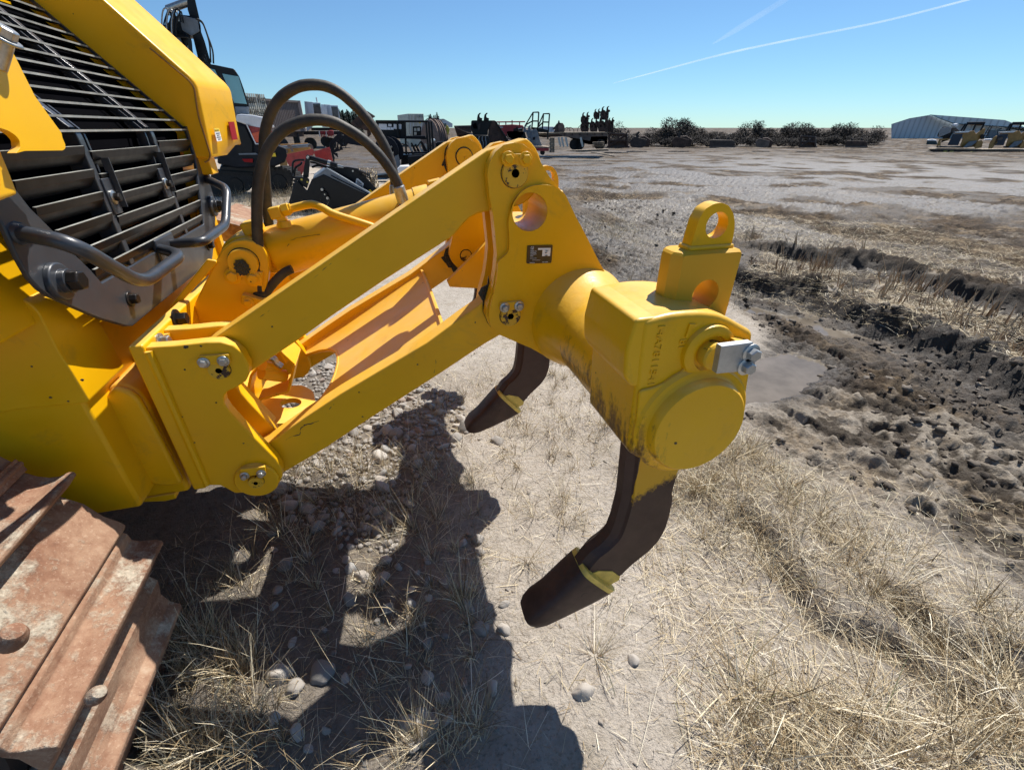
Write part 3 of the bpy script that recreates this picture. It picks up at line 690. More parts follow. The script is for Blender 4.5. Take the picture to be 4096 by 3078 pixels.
# --- hitch between the brackets
yh = .36
fr_o = xzY('I', [(1005,120),(1128,218),(1080,420),(850,490),(835,545),(905,580),(1075,605),(1190,560)], .44)
def chan(pts, y0, y1, t, name='hitch_channel'):
    bm = NB()
    for a_, b_ in zip(pts, pts[1:]): bar(bm, (a_[0], (y0+y1)/2, a_[1]), (b_[0], (y0+y1)/2, b_[1]), y1-y0, t, (0,0,1) if abs(b_[0]-a_[0]) > abs(b_[1]-a_[1]) else (1,0,0))
    return obj(name, bm, Yel, DZ, bevel=.002)
chan(xzY('I', [(760,440),(790,300),(860,215),(1010,105),(1128,214),(1080,425),(855,485),(840,545)], .42), .42, .58, .010)
bm = NB(); pO = onY('I', (1035,500), .5)
hp_ = [(-.13,-.16),(.06,-.16),(.11,-.10),(.13,0),(.11,.10),(.06,.16),(-.13,.16)]
prismF(bm, rnd(hp_, .02), (pO[0], .5, pO[2]-.02), (1,0,-.12), (0,1,0), -.012, .012, [circ(.03, 0, .042, 28)]); obj('drawbar_plate', bm, Yel, DZ, bevel=.003)
bm = NB(); g = xzY('I', [(590,400),(680,385),(965,685),(905,715),(860,760)], .18); prismY(bm, g, .20, .235); obj('hitch_rib', bm, Yel, DZ, bevel=.003)
bm = NB(); g = xzY('I', [(590,400),(680,385),(965,685),(905,715),(860,760)], .18); prismY(bm, g, .765, .80); obj('hitch_rib', bm, Yel, DZ, bevel=.003)
bm = NB(); cyl(bm, onY('I', (880,215), .40), onY('I', (1000,250), .46), .022); cyl(bm, onY('I', (870,275), .40), onY('I', (1050,300), .46), .026); obj('valve_block', bm, Yel, DZ)
bm = NB(); tube(bm, [onY('I', p, .38) for p in ((930,150),(970,165),(990,195),(1030,225))], .012, 10, sm=4); obj('fitting', bm, M['zinc'], DZ)
bm = NB(); box(bm, (-.15,.21,.60), (-.10,.79,.70)); obj('tow_hitch_back', bm, Yel, DZ, bevel=.005)

# scratches through the paint
def scratch(c, pts, y, r=.0011):
    bm = NB(); P_ = spline([onY(c, p, y) for p in pts], 6); P_ = [p+np.array([0, .0006, 0])+np.array([.0012*noise.noise(V(p)*60), 0, .0018*noise.noise(V(p)*75+Vector((3,0,0)))]) for p in P_]
    tube(bm, P_, [r*(.25+1.1*abs(noise.noise(V(p)*40))) for p in P_], 6); obj('paint_scratch', bm, M['oldsteel'], DZ)
scratch('E', [(512,1328),(560,1300),(610,1285),(622,1240),(690,1210),(745,1192)], yl0, .0024); scratch('E', [(640,1222),(690,1212),(712,1205)], yl0, .004)
scratch('E', [(275,503),(340,462),(410,410),(500,355),(600,270),(690,210),(830,90)], yl0, .0012); scratch('E', [(1560,760),(1562,800),(1550,860)], yl0, .002); scratch('E', [(815,1115),(850,1075)], yl0, .0014)
scratch('D', [(600,1275),(660,1250),(740,1238),(828,1226)], .415, .0016); scratch('D', [(575,1320),(588,1300)], .413, .002)
scratch('F', [(870,1140),(940,1040),(1000,980)], -.017, .0016); scratch('B', [(690,1190),(750,1150),(810,1110)], .0, .001)
for c, p, y, r in (('B',(1265,403),.0,.006),('B',(1368,398),.0,.003),('B',(1258,557),.0,.0028),('B',(1078,662),.0,.0028),('B',(1325,1053),.0,.0026),('B',(1658,1058),.0,.0026),('B',(1243,878),.0,.002),('E',(1435,800),yl0,.0028),('E',(1050,1165),yl0,.003),('E',(417,535),yl0,.0028),('E',(1838,505),yl0,.003),('G',(765,1415),-.686,.0035),('G',(697,1168),-.655,.003),('B',(218,537),-.10,.0026),('B',(345,747),-.10,.003),('B',(465,772),-.10,.0026),('B',(560,628),-.3,.003)):
    w = onY(c, p, y); bm = NB(); prismY(bm, [(w[0]+r*(.7+.6*random.random())*math.cos(a_), w[2]+r*(.6+.6*random.random())*math.sin(a_)) for a_ in [2*PI*i/9 for i in range(9)]], y-.0008, y+.0006); obj('paint_chip', bm, M['oldsteel'], DZ)
# --- rear grille: flat lower half, upper half leaning forward with the hood
XG = -.225; ZK = 1.616; SL = -.893
def gx(z): return XG if z < 1.595 else (XG-.004+SL*(z-ZK) if z > 1.64 else XG-.004*((z-1.595)/.045)+SL*max(0, z-1.612)*.9)
op = [(1.084,1.625),(1.082,1.523),(1.060,1.467),(1.022,1.411),(.990,1.354),(.952,1.30),(.932,1.262),(.068,1.262),(.048,1.30),(.010,1.354),(-.022,1.411),(-.060,1.467),(-.082,1.523),(-.084,1.625)]
ol = [tuple(onX(c, p, XG)[[1,2]]) for c, p in (('M',(0,250)),('M',(110,480)),('M',(250,780)),('M',(420,1080)),('M',(560,1230)),('M',(700,1330)),('M',(1050,1490)),('M',(1400,1640)),('B',(860,262)),('B',(905,262)))]
ol = [(-.150,1.625)]+[p for p in ol if p[1] < 1.60]
outer = ol+[(1-y, z) for y, z in reversed(ol)]
bm = NB(); prismX(bm, outer, XG-.012, XG, [op]); GF = obj('grille_frame', bm, M['grille'], DZ, bevel=.003)
# leaning part of the frame
for y0, y1 in ((1.084,1.125),(-.125,-.084)):
    bm = NB()
    zs = [1.60,1.612,1.625,1.64,1.66,2.25]
    rings(bm, [[(gx(z)-.012,y0,z),(gx(z)-.012,y1,z),(gx(z),y1,z),(gx(z),y0,z)] for z in zs])
    obj('grille_rail', bm, M['grille'], DZ)
# mullions
for yb in (.264, .736):
    bm = NB(); zs = [1.262,1.59,1.602,1.614,1.626,1.638,1.652,2.25]
    rings(bm, [[(gx(z)-.05,yb-.013,z),(gx(z)-.05,yb+.013,z),(gx(z)-.003,yb+.013,z),(gx(z)-.003,yb-.013,z)] for z in zs])
    obj('grille_mullion', bm, M['grille'], DZ, bevel=.002)
for yb in (.305, .695):
    bm = NB(); zs = [1.40,1.59,1.605,1.62,1.638,1.652,2.0]
    rings(bm, [[(gx(z)-.024,yb-.004,z),(gx(z)-.024,yb+.004,z),(gx(z)-.010,yb+.004,z),(gx(z)-.010,yb-.004,z)] for z in zs])
    obj('grille_stay', bm, M['grille'], DZ)
def half_open(z): return np.interp(z, [p[1] for p in reversed(op[:7])], [p[0]-.5 for p in reversed(op[:7])])
for z in (1.579,1.523,1.467,1.411,1.354,1.30):
    w = half_open(z-.01)-.006
    segs = [(.5-w,.251),(.277,.723),(.749,.5+w)] if z > 1.40 else [(.5-w,.5+w)]
    for i, (a_, b_) in enumerate(segs):
        zz = z-(.014 if (i == 1 and z > 1.40) else 0)
        bm = NB(); rings(bm, [[(XG-.004,y,zz),(XG+.003,y,zz-.001),(XG-.002,y,zz-.020),(XG-.018,y,zz-.043),(XG-.024,y,zz-.040),(XG-.010,y,zz-.018)] for y in (a_, b_)])
        o = obj('grille_slat', bm, [M['slat'], M['grille_dust']], DZ, smooth=12)
        for p_ in o.data.polygons: p_.material_index = 1 if p_.normal.z > .8 else 0
for k in range(0, 18):
    z = 1.616+.0338*k; x = gx(z)
    bm = NB(); rings(bm, [[(x+.003,y,z),(x+.003,y,z-.0055),(x-.012,y,z-.009),(x-.012,y,z-.002)] for y in (-.083, 1.083)])
    o = obj('grille_slat', bm, [M['black'], M['grille_dust']], DZ)
    for p_ in o.data.polygons: p_.material_index = 1 if (p_.normal.x > .5 or p_.normal.z > .8) else 0
bm = NB(); rings(bm, [[(gx(z)-.060,.5-w,z),(gx(z)-.060,.5+w,z),(gx(z)-.40,.5+w,z),(gx(z)-.40,.5-w,z)] for z, w in ((1.255,.47),(1.45,.57),(1.60,.64),(1.64,.72),(2.25,.72))]); obj('radiator_core', bm, M['dark'], DZ)
# latch bolts and straps
for c, p, z2 in (('L', (1560,1345), 0), ('K', (905,1330), 0)):
    b = onX(c, p, XG); bm = NB(); box(bm, (XG-.01, b[1]-.024, b[2]-.045), (XG+.002, b[1]+.024, b[2]+.05)); lt = obj('latch_strap', bm, M['grille'], DZ, bevel=.002)
    bm = NB(); lathe(bm, (XG+.001, b[1], b[2]), (1,0,0), [(.019,0),(.019,.004),(.016,.006)], 24); obj('washer', bm, M['zinc'], lt)
    bm = NB(); hexbolt(bm, (XG+.006, b[1], b[2]), (1,0,0), .021, .014, washer=False, turn=.2); obj('bolt', bm, M['blackbolt'], lt)
    bm = NB(); box(bm, (XG-.004, b[1]+.026, b[2]-.03), (XG+.016, b[1]+.030, b[2]+.10)); obj('strap_rib', bm, M['grille'], lt)
# large mounting bolts low on the frame, small cap bolts
b = onX('M', (790,1130), XG)
for y in (b[1], 1-b[1]):
    bm = NB(); lathe(bm, (XG, y, b[2]), (1,0,0), [(.043,0),(.043,.010),(.040,.013),(.027,.014),(.027,.028)], 36); MB_ = obj('rubber_mount', bm, M['grille'], DZ, bevel=.001)
    bm = NB(); hexbolt(bm, (XG+.028, y, b[2]), (1,0,0), .042, .024, washer=False, turn=.15); obj('bolt', bm, M['blackbolt'], MB_, bevel=.002)
for c, p in (('M', (1800,1370)), ('J', (985,388))):
    b = onX(c, p, XG); bm = NB(); hexbolt(bm, (XG, b[1], b[2]), (1,0,0), .026, .018, turn=.1); obj('bolt', bm, M['blackbolt'], GF, bevel=.001)
# hand rails
XH = XG+.115
A1, B1_ = onX('M', (245,455), XG-.002), onX('J', (405,432), XG-.002)
p1, p2, p3 = onX('M', (980,590), XH), onX('M', (1965,1165), XH), onX('J', (678,500), XH)
bm = NB(); tube(bm, fillet([A1, p1, p2, p3, B1_], .07, 8), .0170, 18); lathe(bm, A1, (1,0,.1), [(.026,0),(.022,.008),(.018,.016)], 18); obj('hand_rail', bm, M['grille'], DZ, smooth=60)
A2, B2_ = onX('K', (1468,1262), XG-.002), onX('J', (525,372), XG-.002)
p1, p2, p3 = onX('K', (1762,1400), XH), onX('J', (1192,150), XH), onX('J', (915,352), XH)
bm = NB(); tube(bm, fillet([A2, p1, p2, p3, B2_], .045, 8), .0165, 18); lathe(bm, A2, (1,0,.1), [(.025,0),(.022,.008),(.018,.016)], 18); obj('hand_rail', bm, M['grille'], DZ, smooth=60)
bm = NB(); c = (np.array(B1_)+np.array(B2_))/2; box(bm, (XG-.008, c[1]-.075, c[2]-.05), (XG+.008, c[1]+.075, c[2]+.035)); obj('rail_bracket', bm, M['grille'], DZ, bevel=.004)

# --- hood shroud each side of the grille
def crease_x(z): return float(np.interp(z, [1.49,1.52,1.765,1.785,1.80,2.03,2.30], [-.170,-.166,-.146,-.150,-.160,-.370,-.625]))
def shroud(sg, y0, yo_=1.42):
    Y = lambda y: y if sg > 0 else 1-y
    secs_in = [(crease_x(z), z) for z in (1.505,1.54,1.60,1.70,1.765,1.782,1.80,1.83,1.90,2.03,2.30)]
    bm = NB(); inner = []; mid = []; outer_ = []; back_i = []; back_o = []
    for x, z in secs_in:
        xo = x+.052; zo = z if z < 1.75 else z+.0
        if z < 1.52: zo = z+.055
        inner.append(bm.verts.new((x, Y(y0), z))); mid.append(bm.verts.new((x+.0244, Y(y0+.15), z-.004 if z > 1.55 else z)))
        outer_.append(bm.verts.new((xo, Y(yo_), zo)))
        back_i.append(bm.verts.new((min(x-.05, gx(max(z,1.3))-.045), Y(y0), z))); back_o.append(bm.verts.new((xo-.35, Y(yo_), zo)))
    for i in range(len(inner)-1):
        for a_, b_ in ((back_i, inner), (inner, mid), (mid, outer_), (outer_, back_o)):
            bm.faces.new((a_[i], b_[i], b_[i+1], a_[i+1]))
    bm.faces.new([l[0] for l in (back_i, inner, mid, outer_, back_o)])
    return obj('hood_shroud', bm, Yel, DZ, smooth=50, bevel=.014, seg=4)
HS = shroud(1, 1.098); shroud(-1, 1.172, 1.30)
# groove pressed into the shroud side
g = [onY('V', p, 1.097) for p in ((0,400),(325,668),(368,728),(400,960),(505,1290),(490,1335),(455,1350))]
bm = NB(); tube(bm, fillet(g, .03), .0035, 6); obj('edge_seal', bm, M['tan'], HS)
# stickers on the rear face
def rear_quad(pts, off):
    P = [onP('V', p, (crease_x(1.65)+.003, 1.098, 1.65), (1, -.163, .07)) for p in pts]; return [p+np.array([off, 0, 0]) for p in P]
def slab(pts, th, mat, name, parent):
    bm = NB(); n = Vector((1, -.163, .07)).normalized(); a_ = [bm.verts.new(V(p)) for p in pts]; b_ = [bm.verts.new(V(p)+n*th) for p in pts]
    bm.faces.new(a_[::-1]); bm.faces.new(b_); k = len(a_)
    for i in range(k): bm.faces.new((a_[i], a_[(i+1) % k], b_[(i+1) % k], b_[i]))
    return obj(name, bm, mat, parent, smooth=0)
slab(rear_quad([(646,1014),(692,1012),(722,1160),(678,1164)], .001), .003, M['lens'], 'reflector', HS)
cl = rear_quad([(526,1068),(568,1066),(594,1170),(552,1176)], .001)
CLb = slab(cl, .0015, M['sticker'], 'caution_label', HS)
slab([cl[0]+np.array([.0012,0,0]), cl[1]+np.array([.0012,0,0]), cl[1]*.74+cl[2]*.26+np.array([.0012,0,0]), cl[0]*.74+cl[3]*.26+np.array([.0012,0,0])], .001, M['sticker_y'], 'label_header', CLb)
lx = (cl[1]-cl[0]); lw = np.linalg.norm(lx); lx = lx/lw; lz = (cl[0]-cl[3]); lh_ = np.linalg.norm(lz); lz = lz/lh_
def onlab(u, v): return cl[0]+lx*lw*u-lz*lh_*v+np.array([.0026,0,0])
text('label_text', 'CAUTION', lh_*.115, onlab(.22,.19), lx, lz, M['ink'], CLb, ext=.0003)
bm = NB(); prismF(bm, [(0,0),(lw*.16,0),(lw*.08,lh_*.13)], onlab(.04,.20), lx, lz, 0, .0006); obj('warning_triangle', bm, M['ink'], CLb)
for i, (w_, u) in enumerate(((.8,.1),(.6,.2),(.8,.1),(.55,.25))):
    bm = NB(); prismF(bm, [(0,0),(lw*w_,0),(lw*w_,lh_*.045),(0,lh_*.045)], onlab(u,.40+.155*i), lx, lz, 0, .0006); obj('label_line', bm, M['ink'], CLb)
# brackets under the shroud
bm = NB(); box(bm, (-.24,1.11,1.44), (-.185,1.20,1.515)); box(bm, (-.30,1.10,1.05), (-.235,1.145,1.46)); obj('shroud_bracket', bm, Yel, DZ, bevel=.004)
bm = NB(); box(bm, (-.40,1.0,.62), (-.26,1.16,1.25)); obj('hull_flank', bm, Yel, DZ, bevel=.01)
# guard bracket bolted beside the grille, top left of the photograph
XQ = -.130
gq = [tuple(onX('S', p, XQ)[[1,2]]) for p in ((-160,120),(-60,150),(10,163),(32,172),(60,225),(140,385),(232,512),(246,530),(250,552),(262,578),(262,594),(252,602),(100,604),(62,614),(82,590),(78,560),(60,540),(35,524),(0,512),(-160,470))]
bm = NB(); prismX(bm, rnd(gq, .004), XQ-.014, XQ); GB = obj('grille_guard', bm, Yel, DZ, bevel=.006, seg=3)
b = onX('S', (14,158), XQ+.02); bm = NB(); hexbolt(bm, b, (.6,0,.8), .030, .018); obj('bolt', bm, M['zinc'], GB, bevel=.002)
bm = NB(); cyl(bm, b-np.array([.03,0,.04]), b, .016); obj('stud', bm, M['zinc'], GB)

# --- crawler track: rusty single-grouser shoes coming round the sprocket
YT0, YT1 = -.705, -.165
def sx(pts): return [tuple(onY('C', p, YT1)[[0,2]]) for p in pts]
shoes = [sx([(-190,-20),(-60,60),(60,120),(108,116),(124,128),(106,176),(40,170),(-80,110),(-190,40)]),
         sx([(96,170),(130,172),(190,190),(250,196),(300,192),(345,170),(372,167),(386,182),(350,240),(308,285),(280,240),(200,222),(110,205)]),
         sx([(300,288),(330,300),(420,330),(520,390),(600,420),(628,438),(622,462),(600,470),(520,430),(420,372),(320,330)]),
         sx([(606,468),(640,478),(662,508),(700,516),(770,508),(812,512),(818,530),(782,600),(752,684),(735,660),(742,600),(690,545),(640,530),(610,500)]),
         sx([(744,690),(790,712),(800,740),(806,780),(850,815),(905,828),(912,845),(890,900),(850,1010),(835,1090),(815,1080),(845,960),(860,880),(800,830),(765,760)])]
TR = []
for i, s in enumerate(shoes):
    bm = NB(); n = 14; secs = []
    for k in range(n+1):
        y = YT1+(YT0-YT1)*k/n
        secs.append([(x+.0012*noise.noise((x*9, y*7, i)), y+(.003*noise.noise((x*30, z*30, i*3)) if k in (0, n) else 0), z+.0022*noise.noise((x*9, y*8, z*9+i))) for x, z in s])
    rings(bm, secs); t = obj('track_shoe', bm, M['rust'], DZ, smooth=30, bevel=.003); TR.append(t)
def shoebolt(parent, c, pt, z, d, r, h):
    p = onZ(c, pt, z); bm = NB(); lathe(bm, p-np.array(d)*.01, d, [(r*.9,0),(r,.006),(r*.98,h*.55),(r*.72,h*.88),(r*.3,h)], 20); obj('shoe_bolt', bm, M['rust'], parent)
shoebolt(TR[1], 'C', (58,1010), .80, (.5,0,.86), .023, .040)
bm = NB()
for y in (-.60,-.36):
    lathe(bm, (-.47, y, .62), (.7,0,.6), [(.03,0),(.03,.09),(.02,.1)], 16)
obj('track_link', bm, M['rust'], DZ)
shoebolt(TR[3], 'C', (480,1290), .585, (.7,0,.7), .018, .03)
for dx, dz in ((0,0),(-.2,0.0),(-.4,0)):            # run of the track towards the front
    s = [(-.62+dx*1.0, .86),(-.52+dx, .872),(-.455+dx,.886),(-.45+dx,.90),(-.44+dx,.86),(-.62+dx,.84)]
    bm = NB(); prismY(bm, s, YT0, YT1); obj('track_shoe', bm, M['rust'], DZ, bevel=.003)
for i, s in enumerate(shoes):                        # far track, only its end shows past the grille
    bm = NB(); prismY(bm, [(x, z) for x, z in s], 1.165, 1.705); obj('track_shoe', bm, M['rust'], DZ, bevel=.003)
bm = NB(); prismY(bm, xzY('J', [(1000,60),(1190,110),(1390,160),(1405,185),(1200,350),(1050,300)], 1.2), 1.2, 1.7); obj('track_shoe', bm, M['rust'], DZ, bevel=.003)
for y0 in (-.60, 1.30):
    bm = NB(); lathe(bm, (-.80, y0, .44), (0,1,0), [(.34,0),(.36,.02),(.36,.28),(.34,.30)], 40); obj('sprocket', bm, M['oldsteel'], DZ)
bm = NB(); box(bm, (-3.2,-.62,.25), (-.8,-.22,.60)); box(bm, (-3.2,1.22,.25), (-.8,1.62,.60)); obj('track_frame', bm, Yel, DZ, bevel=.02)
bm = NB(); rings(bm, [[(x,y,z) for x,z in ((-.62,.86),(-3.3,.86),(-3.7,.62),(-3.72,.3),(-3.4,.05),(-.95,.03),(-.62,.10),(-.40,.22),(-.36,.26),(-.42,.30),(-.66,.16),(-.95,.08),(-3.38,.10),(-3.66,.32),(-3.64,.58),(-3.28,.81),(-.62,.81))] for y in (YT0, YT1)])
rings(bm, [[(x,y,z) for x,z in ((-.62,.86),(-3.3,.86),(-3.7,.62),(-3.72,.3),(-3.4,.05),(-.95,.03),(-.62,.10),(-.40,.22),(-.36,.26),(-.42,.30),(-.66,.16),(-.95,.08),(-3.38,.10),(-3.66,.32),(-3.64,.58),(-3.28,.81),(-.62,.81))] for y in (1.165, 1.705)])
obj('track_chain', bm, M['rust'], DZ)
# body ahead of the grille, mostly outside the picture but throwing the shadow seen on the ground
bm = NB(); box(bm, (-3.2,-.02,.8), (-.45,1.02,1.55)); box(bm, (-1.9,-.16,1.5), (-.62,1.16,1.62)); obj('engine_body', bm, Yel, DZ, bevel=.03)
bm = NB(); rings(bm, [[(x,y,z) for x,z in ((-.62,2.06),(-.95,2.35),(-2.0,2.35),(-2.0,1.62),(-.62,1.62))] for y in (-.05,1.05)]); obj('tail_body', bm, Yel, DZ, bevel=.03)
# ------------------------------------------------------------------ ground
def gp(c, pts): return np.array([onZ(c, p)[:2] for p in pts])
def vnoise(x, y, seed=0):
    """smooth value noise on a lattice, vectorised"""
    xi = np.floor(x).astype(np.int64); yi = np.floor(y).astype(np.int64); fx = x-xi; fy = y-yi
    fx = fx*fx*fx*(fx*(fx*6-15)+10); fy = fy*fy*fy*(fy*(fy*6-15)+10)
    def h(a, b):
        n = (a*374761393+b*668265263+seed*974711) & 0xffffffff
        n = ((n ^ (n >> 13))*1274126177) & 0xffffffff
        return ((n ^ (n >> 16)) & 0xffff)/65535.
    return (h(xi,yi)*(1-fx)+h(xi+1,yi)*fx)*(1-fy)+(h(xi,yi+1)*(1-fx)+h(xi+1,yi+1)*fx)*fy
def fbm(x, y, o=4, seed=0, g=.5):
    s = 0; a = 1; t = 0
    for i in range(o):
        s = s+a*vnoise(x*2**i+17.3*i, y*2**i-9.1*i, seed+i); t += a; a *= g
    return s/t-.5
def sstep(v, a, b):
    t = np.clip((v-a)/(b-a), 0, 1); return t*t*(3-2*t)
def dline(x, y, L):
    """distance to a polyline, signed by side (positive on its left), and position along"""
    d = np.full(x.shape, 1e9); s = np.zeros(x.shape); al = np.zeros(x.shape); acc = 0
    for a, b in zip(L, L[1:]):
        e = b-a; l2 = e@e; t = np.clip(((x-a[0])*e[0]+(y-a[1])*e[1])/l2, 0, 1)
        q = np.hypot(x-a[0]-t*e[0], y-a[1]-t*e[1]); m = q < d
        sd = np.sign(e[0]*(y-a[1])-e[1]*(x-a[0]))
        d = np.where(m, q, d); s = np.where(m, sd, s); al = np.where(m, acc+t*math.sqrt(l2), al); acc += math.sqrt(l2)
    return d, s, al
def inpoly(x, y, L):
    c = np.zeros(x.shape, bool); n = len(L)
    for i in range(n):
        a, b = L[i], L[(i+1) % n]
        m = ((a[1] > y) != (b[1] > y)) & (x < (b[0]-a[0])*(y-a[1])/((b[1]-a[1]) or 1e-9)+a[0]); c ^= m
    return c
def sdpoly(x, y, L):
    d, _, _ = dline(x, y, list(L)+[L[0]]); return np.where(inpoly(x, y, L), -d, d)
def cells(x, y, s, seed):
    """clods: rounded lumps on a jittered lattice"""
    X, Y = x/s, y/s; xi = np.floor(X).astype(np.int64); yi = np.floor(Y).astype(np.int64); best = np.zeros(x.shape)
    def hh(a, b, k):
        n = (a*374761393+b*668265263+(seed+k)*974711) & 0xffffffff; n = ((n ^ (n >> 13))*1274126177) & 0xffffffff
        return ((n ^ (n >> 16)) & 0xffff)/65535.
    for i in (-1, 0, 1):
        for j in (-1, 0, 1):
            a, b = xi+i, yi+j; r = .15+.5*hh(a, b, 3)**2; st = .6+.8*hh(a, b, 4); dx, dy = X-a-hh(a, b, 1), Y-b-hh(a, b, 2)
            best = np.maximum(best, np.sqrt(np.maximum(0, r*r-dx*dx*st-dy*dy/st)))
    return best*s
TD = gp('d', [(1640,960),(2060,1200)]); TD = TD[1]-TD[0]; TD = TD/np.linalg.norm(TD)
MUDLINE = gp('d', [(300,318),(640,352),(830,385),(960,440),(1060,560),(1180,640),(1300,655),(1560,640),(1650,700),(1640,800),(1590,905),(1640,960),(1760,1035),(1900,1105),(2060,1190),(2260,1320)])
MUDLINE = np.vstack([[MUDLINE[0]+(MUDLINE[0]-MUDLINE[1])*9], MUDLINE])
BANK1 = gp('P', [(300,330),(380,350),(500,385),(640,405),(760,425),(870,470),(980,530),(1100,570),(1240,620),(1370,645),(1500,735),(1650,800),(1800,870),(1950,950),(2109,1010),(2500,1180)])
BANK2 = gp('P', [(640,215),(800,245),(980,265),(1150,285),(1300,330),(1450,370),(1620,420),(1800,450),(1950,500),(2109,540),(2600,640)])
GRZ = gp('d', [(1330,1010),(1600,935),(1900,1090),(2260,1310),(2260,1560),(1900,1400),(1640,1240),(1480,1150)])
CRZ = gp('d', [(1600,890),(1800,850),(1950,880),(2300,1000),(2300,1330),(1900,1110),(1640,950)])
RUT = gp('O', [(560,250),(680,420),(760,530),(860,680),(960,860),(1120,900),(1380,1000),(1600,1130),(1800,1240)])
RUT2 = gp('O', [(1450,760),(1600,930),(1750,985),(1980,1060),(2111,1110)])
PUD = gp('P', [(250,1010),(300,900),(440,850),(600,780),(700,742),(800,770),(900,822),(860,880),(780,905),(720,960),(600,1005),(430,1030)])
PUDS = [gp('P', l) for l in ([(435,478),(500,466),(560,488),(540,505),(450,500)], [(610,498),(720,520),(840,560),(820,580),(700,560),(600,520)], [(870,585),(960,605),(1080,640),(1000,655),(900,630)], [(940,440),(1000,425),(1060,470),(1070,505),(980,500)], [(1030,380),(1090,360),(1160,395),(1130,420),(1060,410)], [(1990,745),(2060,725),(2200,760),(2200,810),(2060,800)])]
SHINE = gp('d', [(1230,360),(1330,345),(1600,400),(1900,480),(2212,500),(2400,560),(2212,420),(1900,360),(1500,338),(1240,336)])
def ground_fields(x, y):
    d, s, al = dline(x, y, MUDLINE); sd = d*s                  # positive on the muddy side (right of the line)
    mud = sstep(sd, -.12, .22)
    dist = np.hypot(x-CAM[0], y-CAM[1]); far = sstep(dist, 5, 22)
    big = fbm(x*.22, y*.22, 3, 3)*.16*sstep(dist, 2.5, 7)
    dry = fbm(x*1.3, y*1.3, 4, 11)*.026+fbm(x*9, y*9, 3, 21)*.007+fbm(x*34, y*34, 2, 27)*.003
    # tyre and track cleat marks pressed into the mud, running down to the right
    u = x*TD[0]+y*TD[1]; v = -x*TD[1]+y*TD[0]
    w = v+.10*fbm(x*.7, y*.7, 2, 41)+.035*fbm(x*3, y*3, 3, 42); uu = u+.3*fbm(x*1.4, y*1.4, 3, 43)
    rid = 1-np.abs(fbm(uu*1.1, w*5.5, 3, 45))*5.5; rid2 = 1-np.abs(fbm(uu*3.2, w*15, 3, 46))*5
    brk = sstep(fbm(uu*4.5, w*3, 3, 48), -.16, .12)
    def slots(per, ph, lo, hi): return sstep(np.abs(((w/per+ph) % 1)-.5)*2, lo, hi)
    band = sstep(fbm(u*.35, w*1.3, 2, 49), -.12, .04)
    slot = 1-(1-slots(.145, 0, .10, .42))*band*(.45+.55*brk)
    cl2 = sstep(np.abs(((u/.21+np.floor(w/.145)*.41+.35*fbm(x*2.5, y*2.5, 2, 50)) % 1)-.5)*2, .04, .30); slot = slot*(1-(1-cl2)*band*.55)
    tread = (slot-1)*.050+np.maximum(-.8, rid)*.026*(.35+.65*brk)+np.maximum(-.8, rid2)*.014*brk
    lump = fbm(x*5, y*5, 4, 51, .55); clod = np.maximum(0, fbm(x*10+3*lump, y*10, 3, 57)-.02)
    clodmask = sstep(fbm(x*1.4, y*1.4, 3, 63), -.02, .16)
    rg1 = 1-np.abs(fbm(x*6.5+lump, y*6.5, 3, 101))*5; rg2 = 1-np.abs(fbm(x*17, y*17, 3, 103))*5
    muddy = lump*.060+clod*.10*clodmask+tread*(1.1-.5*clodmask)+np.maximum(-1, rg1)*.020*(.25+clodmask)+np.maximum(-1, rg2)*.010+fbm(x*28, y*28, 3, 66)*.036+fbm(x*70, y*70, 2, 67)*.010
    wx, wy = x+.075*fbm(x*11, y*11, 4, 111, .65), y+.075*fbm(x*11, y*11, 4, 113, .65)
    muddy = muddy+cells(wx, wy, .19, 7)*.35*sstep(fbm(x*1.1, y*1.1, 3, 117), .02, .16)
    muddy = muddy+sstep(dist, 4.5, 9)*(fbm(x*.8, y*.8, 3, 141)*.20+(1-np.abs(fbm(x*1.7, y*1.7, 3, 143))*5)*.035)
    muddy = muddy*(1-.3*far)
    h = big+dry*(1-mud)+muddy*mud
    # banks of pushed-up mud: higher ground behind, steep crumbling face to the front
    wet = np.zeros(x.shape); bankm = np.zeros(x.shape)
    for L, hh, wd in ((BANK1, .15, .13), (BANK2, .13, .16)):
        q, sg, al = dline(x, y, L); q = q*sg; q = q+.10*fbm(al*1.6+x*0, y*1.5, 4, 71)+.05*fbm(x*7, y*7, 3, 75)
        crest = np.exp(-((q-.10)/wd)**2); up = sstep(q, -.10, .10)
        h = h+hh*.62*up*np.exp(-np.maximum(q, 0)/1.6)+hh*.75*crest*(.7+.9*fbm(x*4, y*4, 3, 77)+1.4*clod)
        h = h-.05*np.exp(-((q+.22)/.16)**2)
        bankm = np.maximum(bankm, np.exp(-((q-.02)/.20)**2)); wet = np.maximum(wet, np.exp(-((q+.2)/.22)**2)*.8)
    for L, hh in ((RUT, .055), (RUT2, .075)):
        q, sg, al = dline(x, y, L); q = q*sg+.05*fbm(x*5, y*5, 3, 81)
        h = h-hh*np.exp(-(q/.06)**2)+hh*.32*np.exp(-((q-.13)/.10)**2)
        bankm = np.maximum(bankm, .7*np.exp(-(q/.09)**2))
    pd = sdpoly(x, y, PUD)
    tp = sstep(pd, -.06, .20); h = h*tp+(1-tp)*(-.092+.060*fbm(x*4.5, y*4.5, 4, 97))
    wet = np.maximum(wet, 1-sstep(pd, .02, .40))
    for L in PUDS:
        q = sdpoly(x, y, L); tp = sstep(q, -.05, .16); h = h*tp+(1-tp)*(-.095+.03*fbm(x*8, y*8, 3, 98)); wet = np.maximum(wet, 1-sstep(q, .0, .22))
    wet = np.maximum(wet, mud*sstep(fbm(x*.9, y*.9, 3, 91), -.02, .16)*.55)
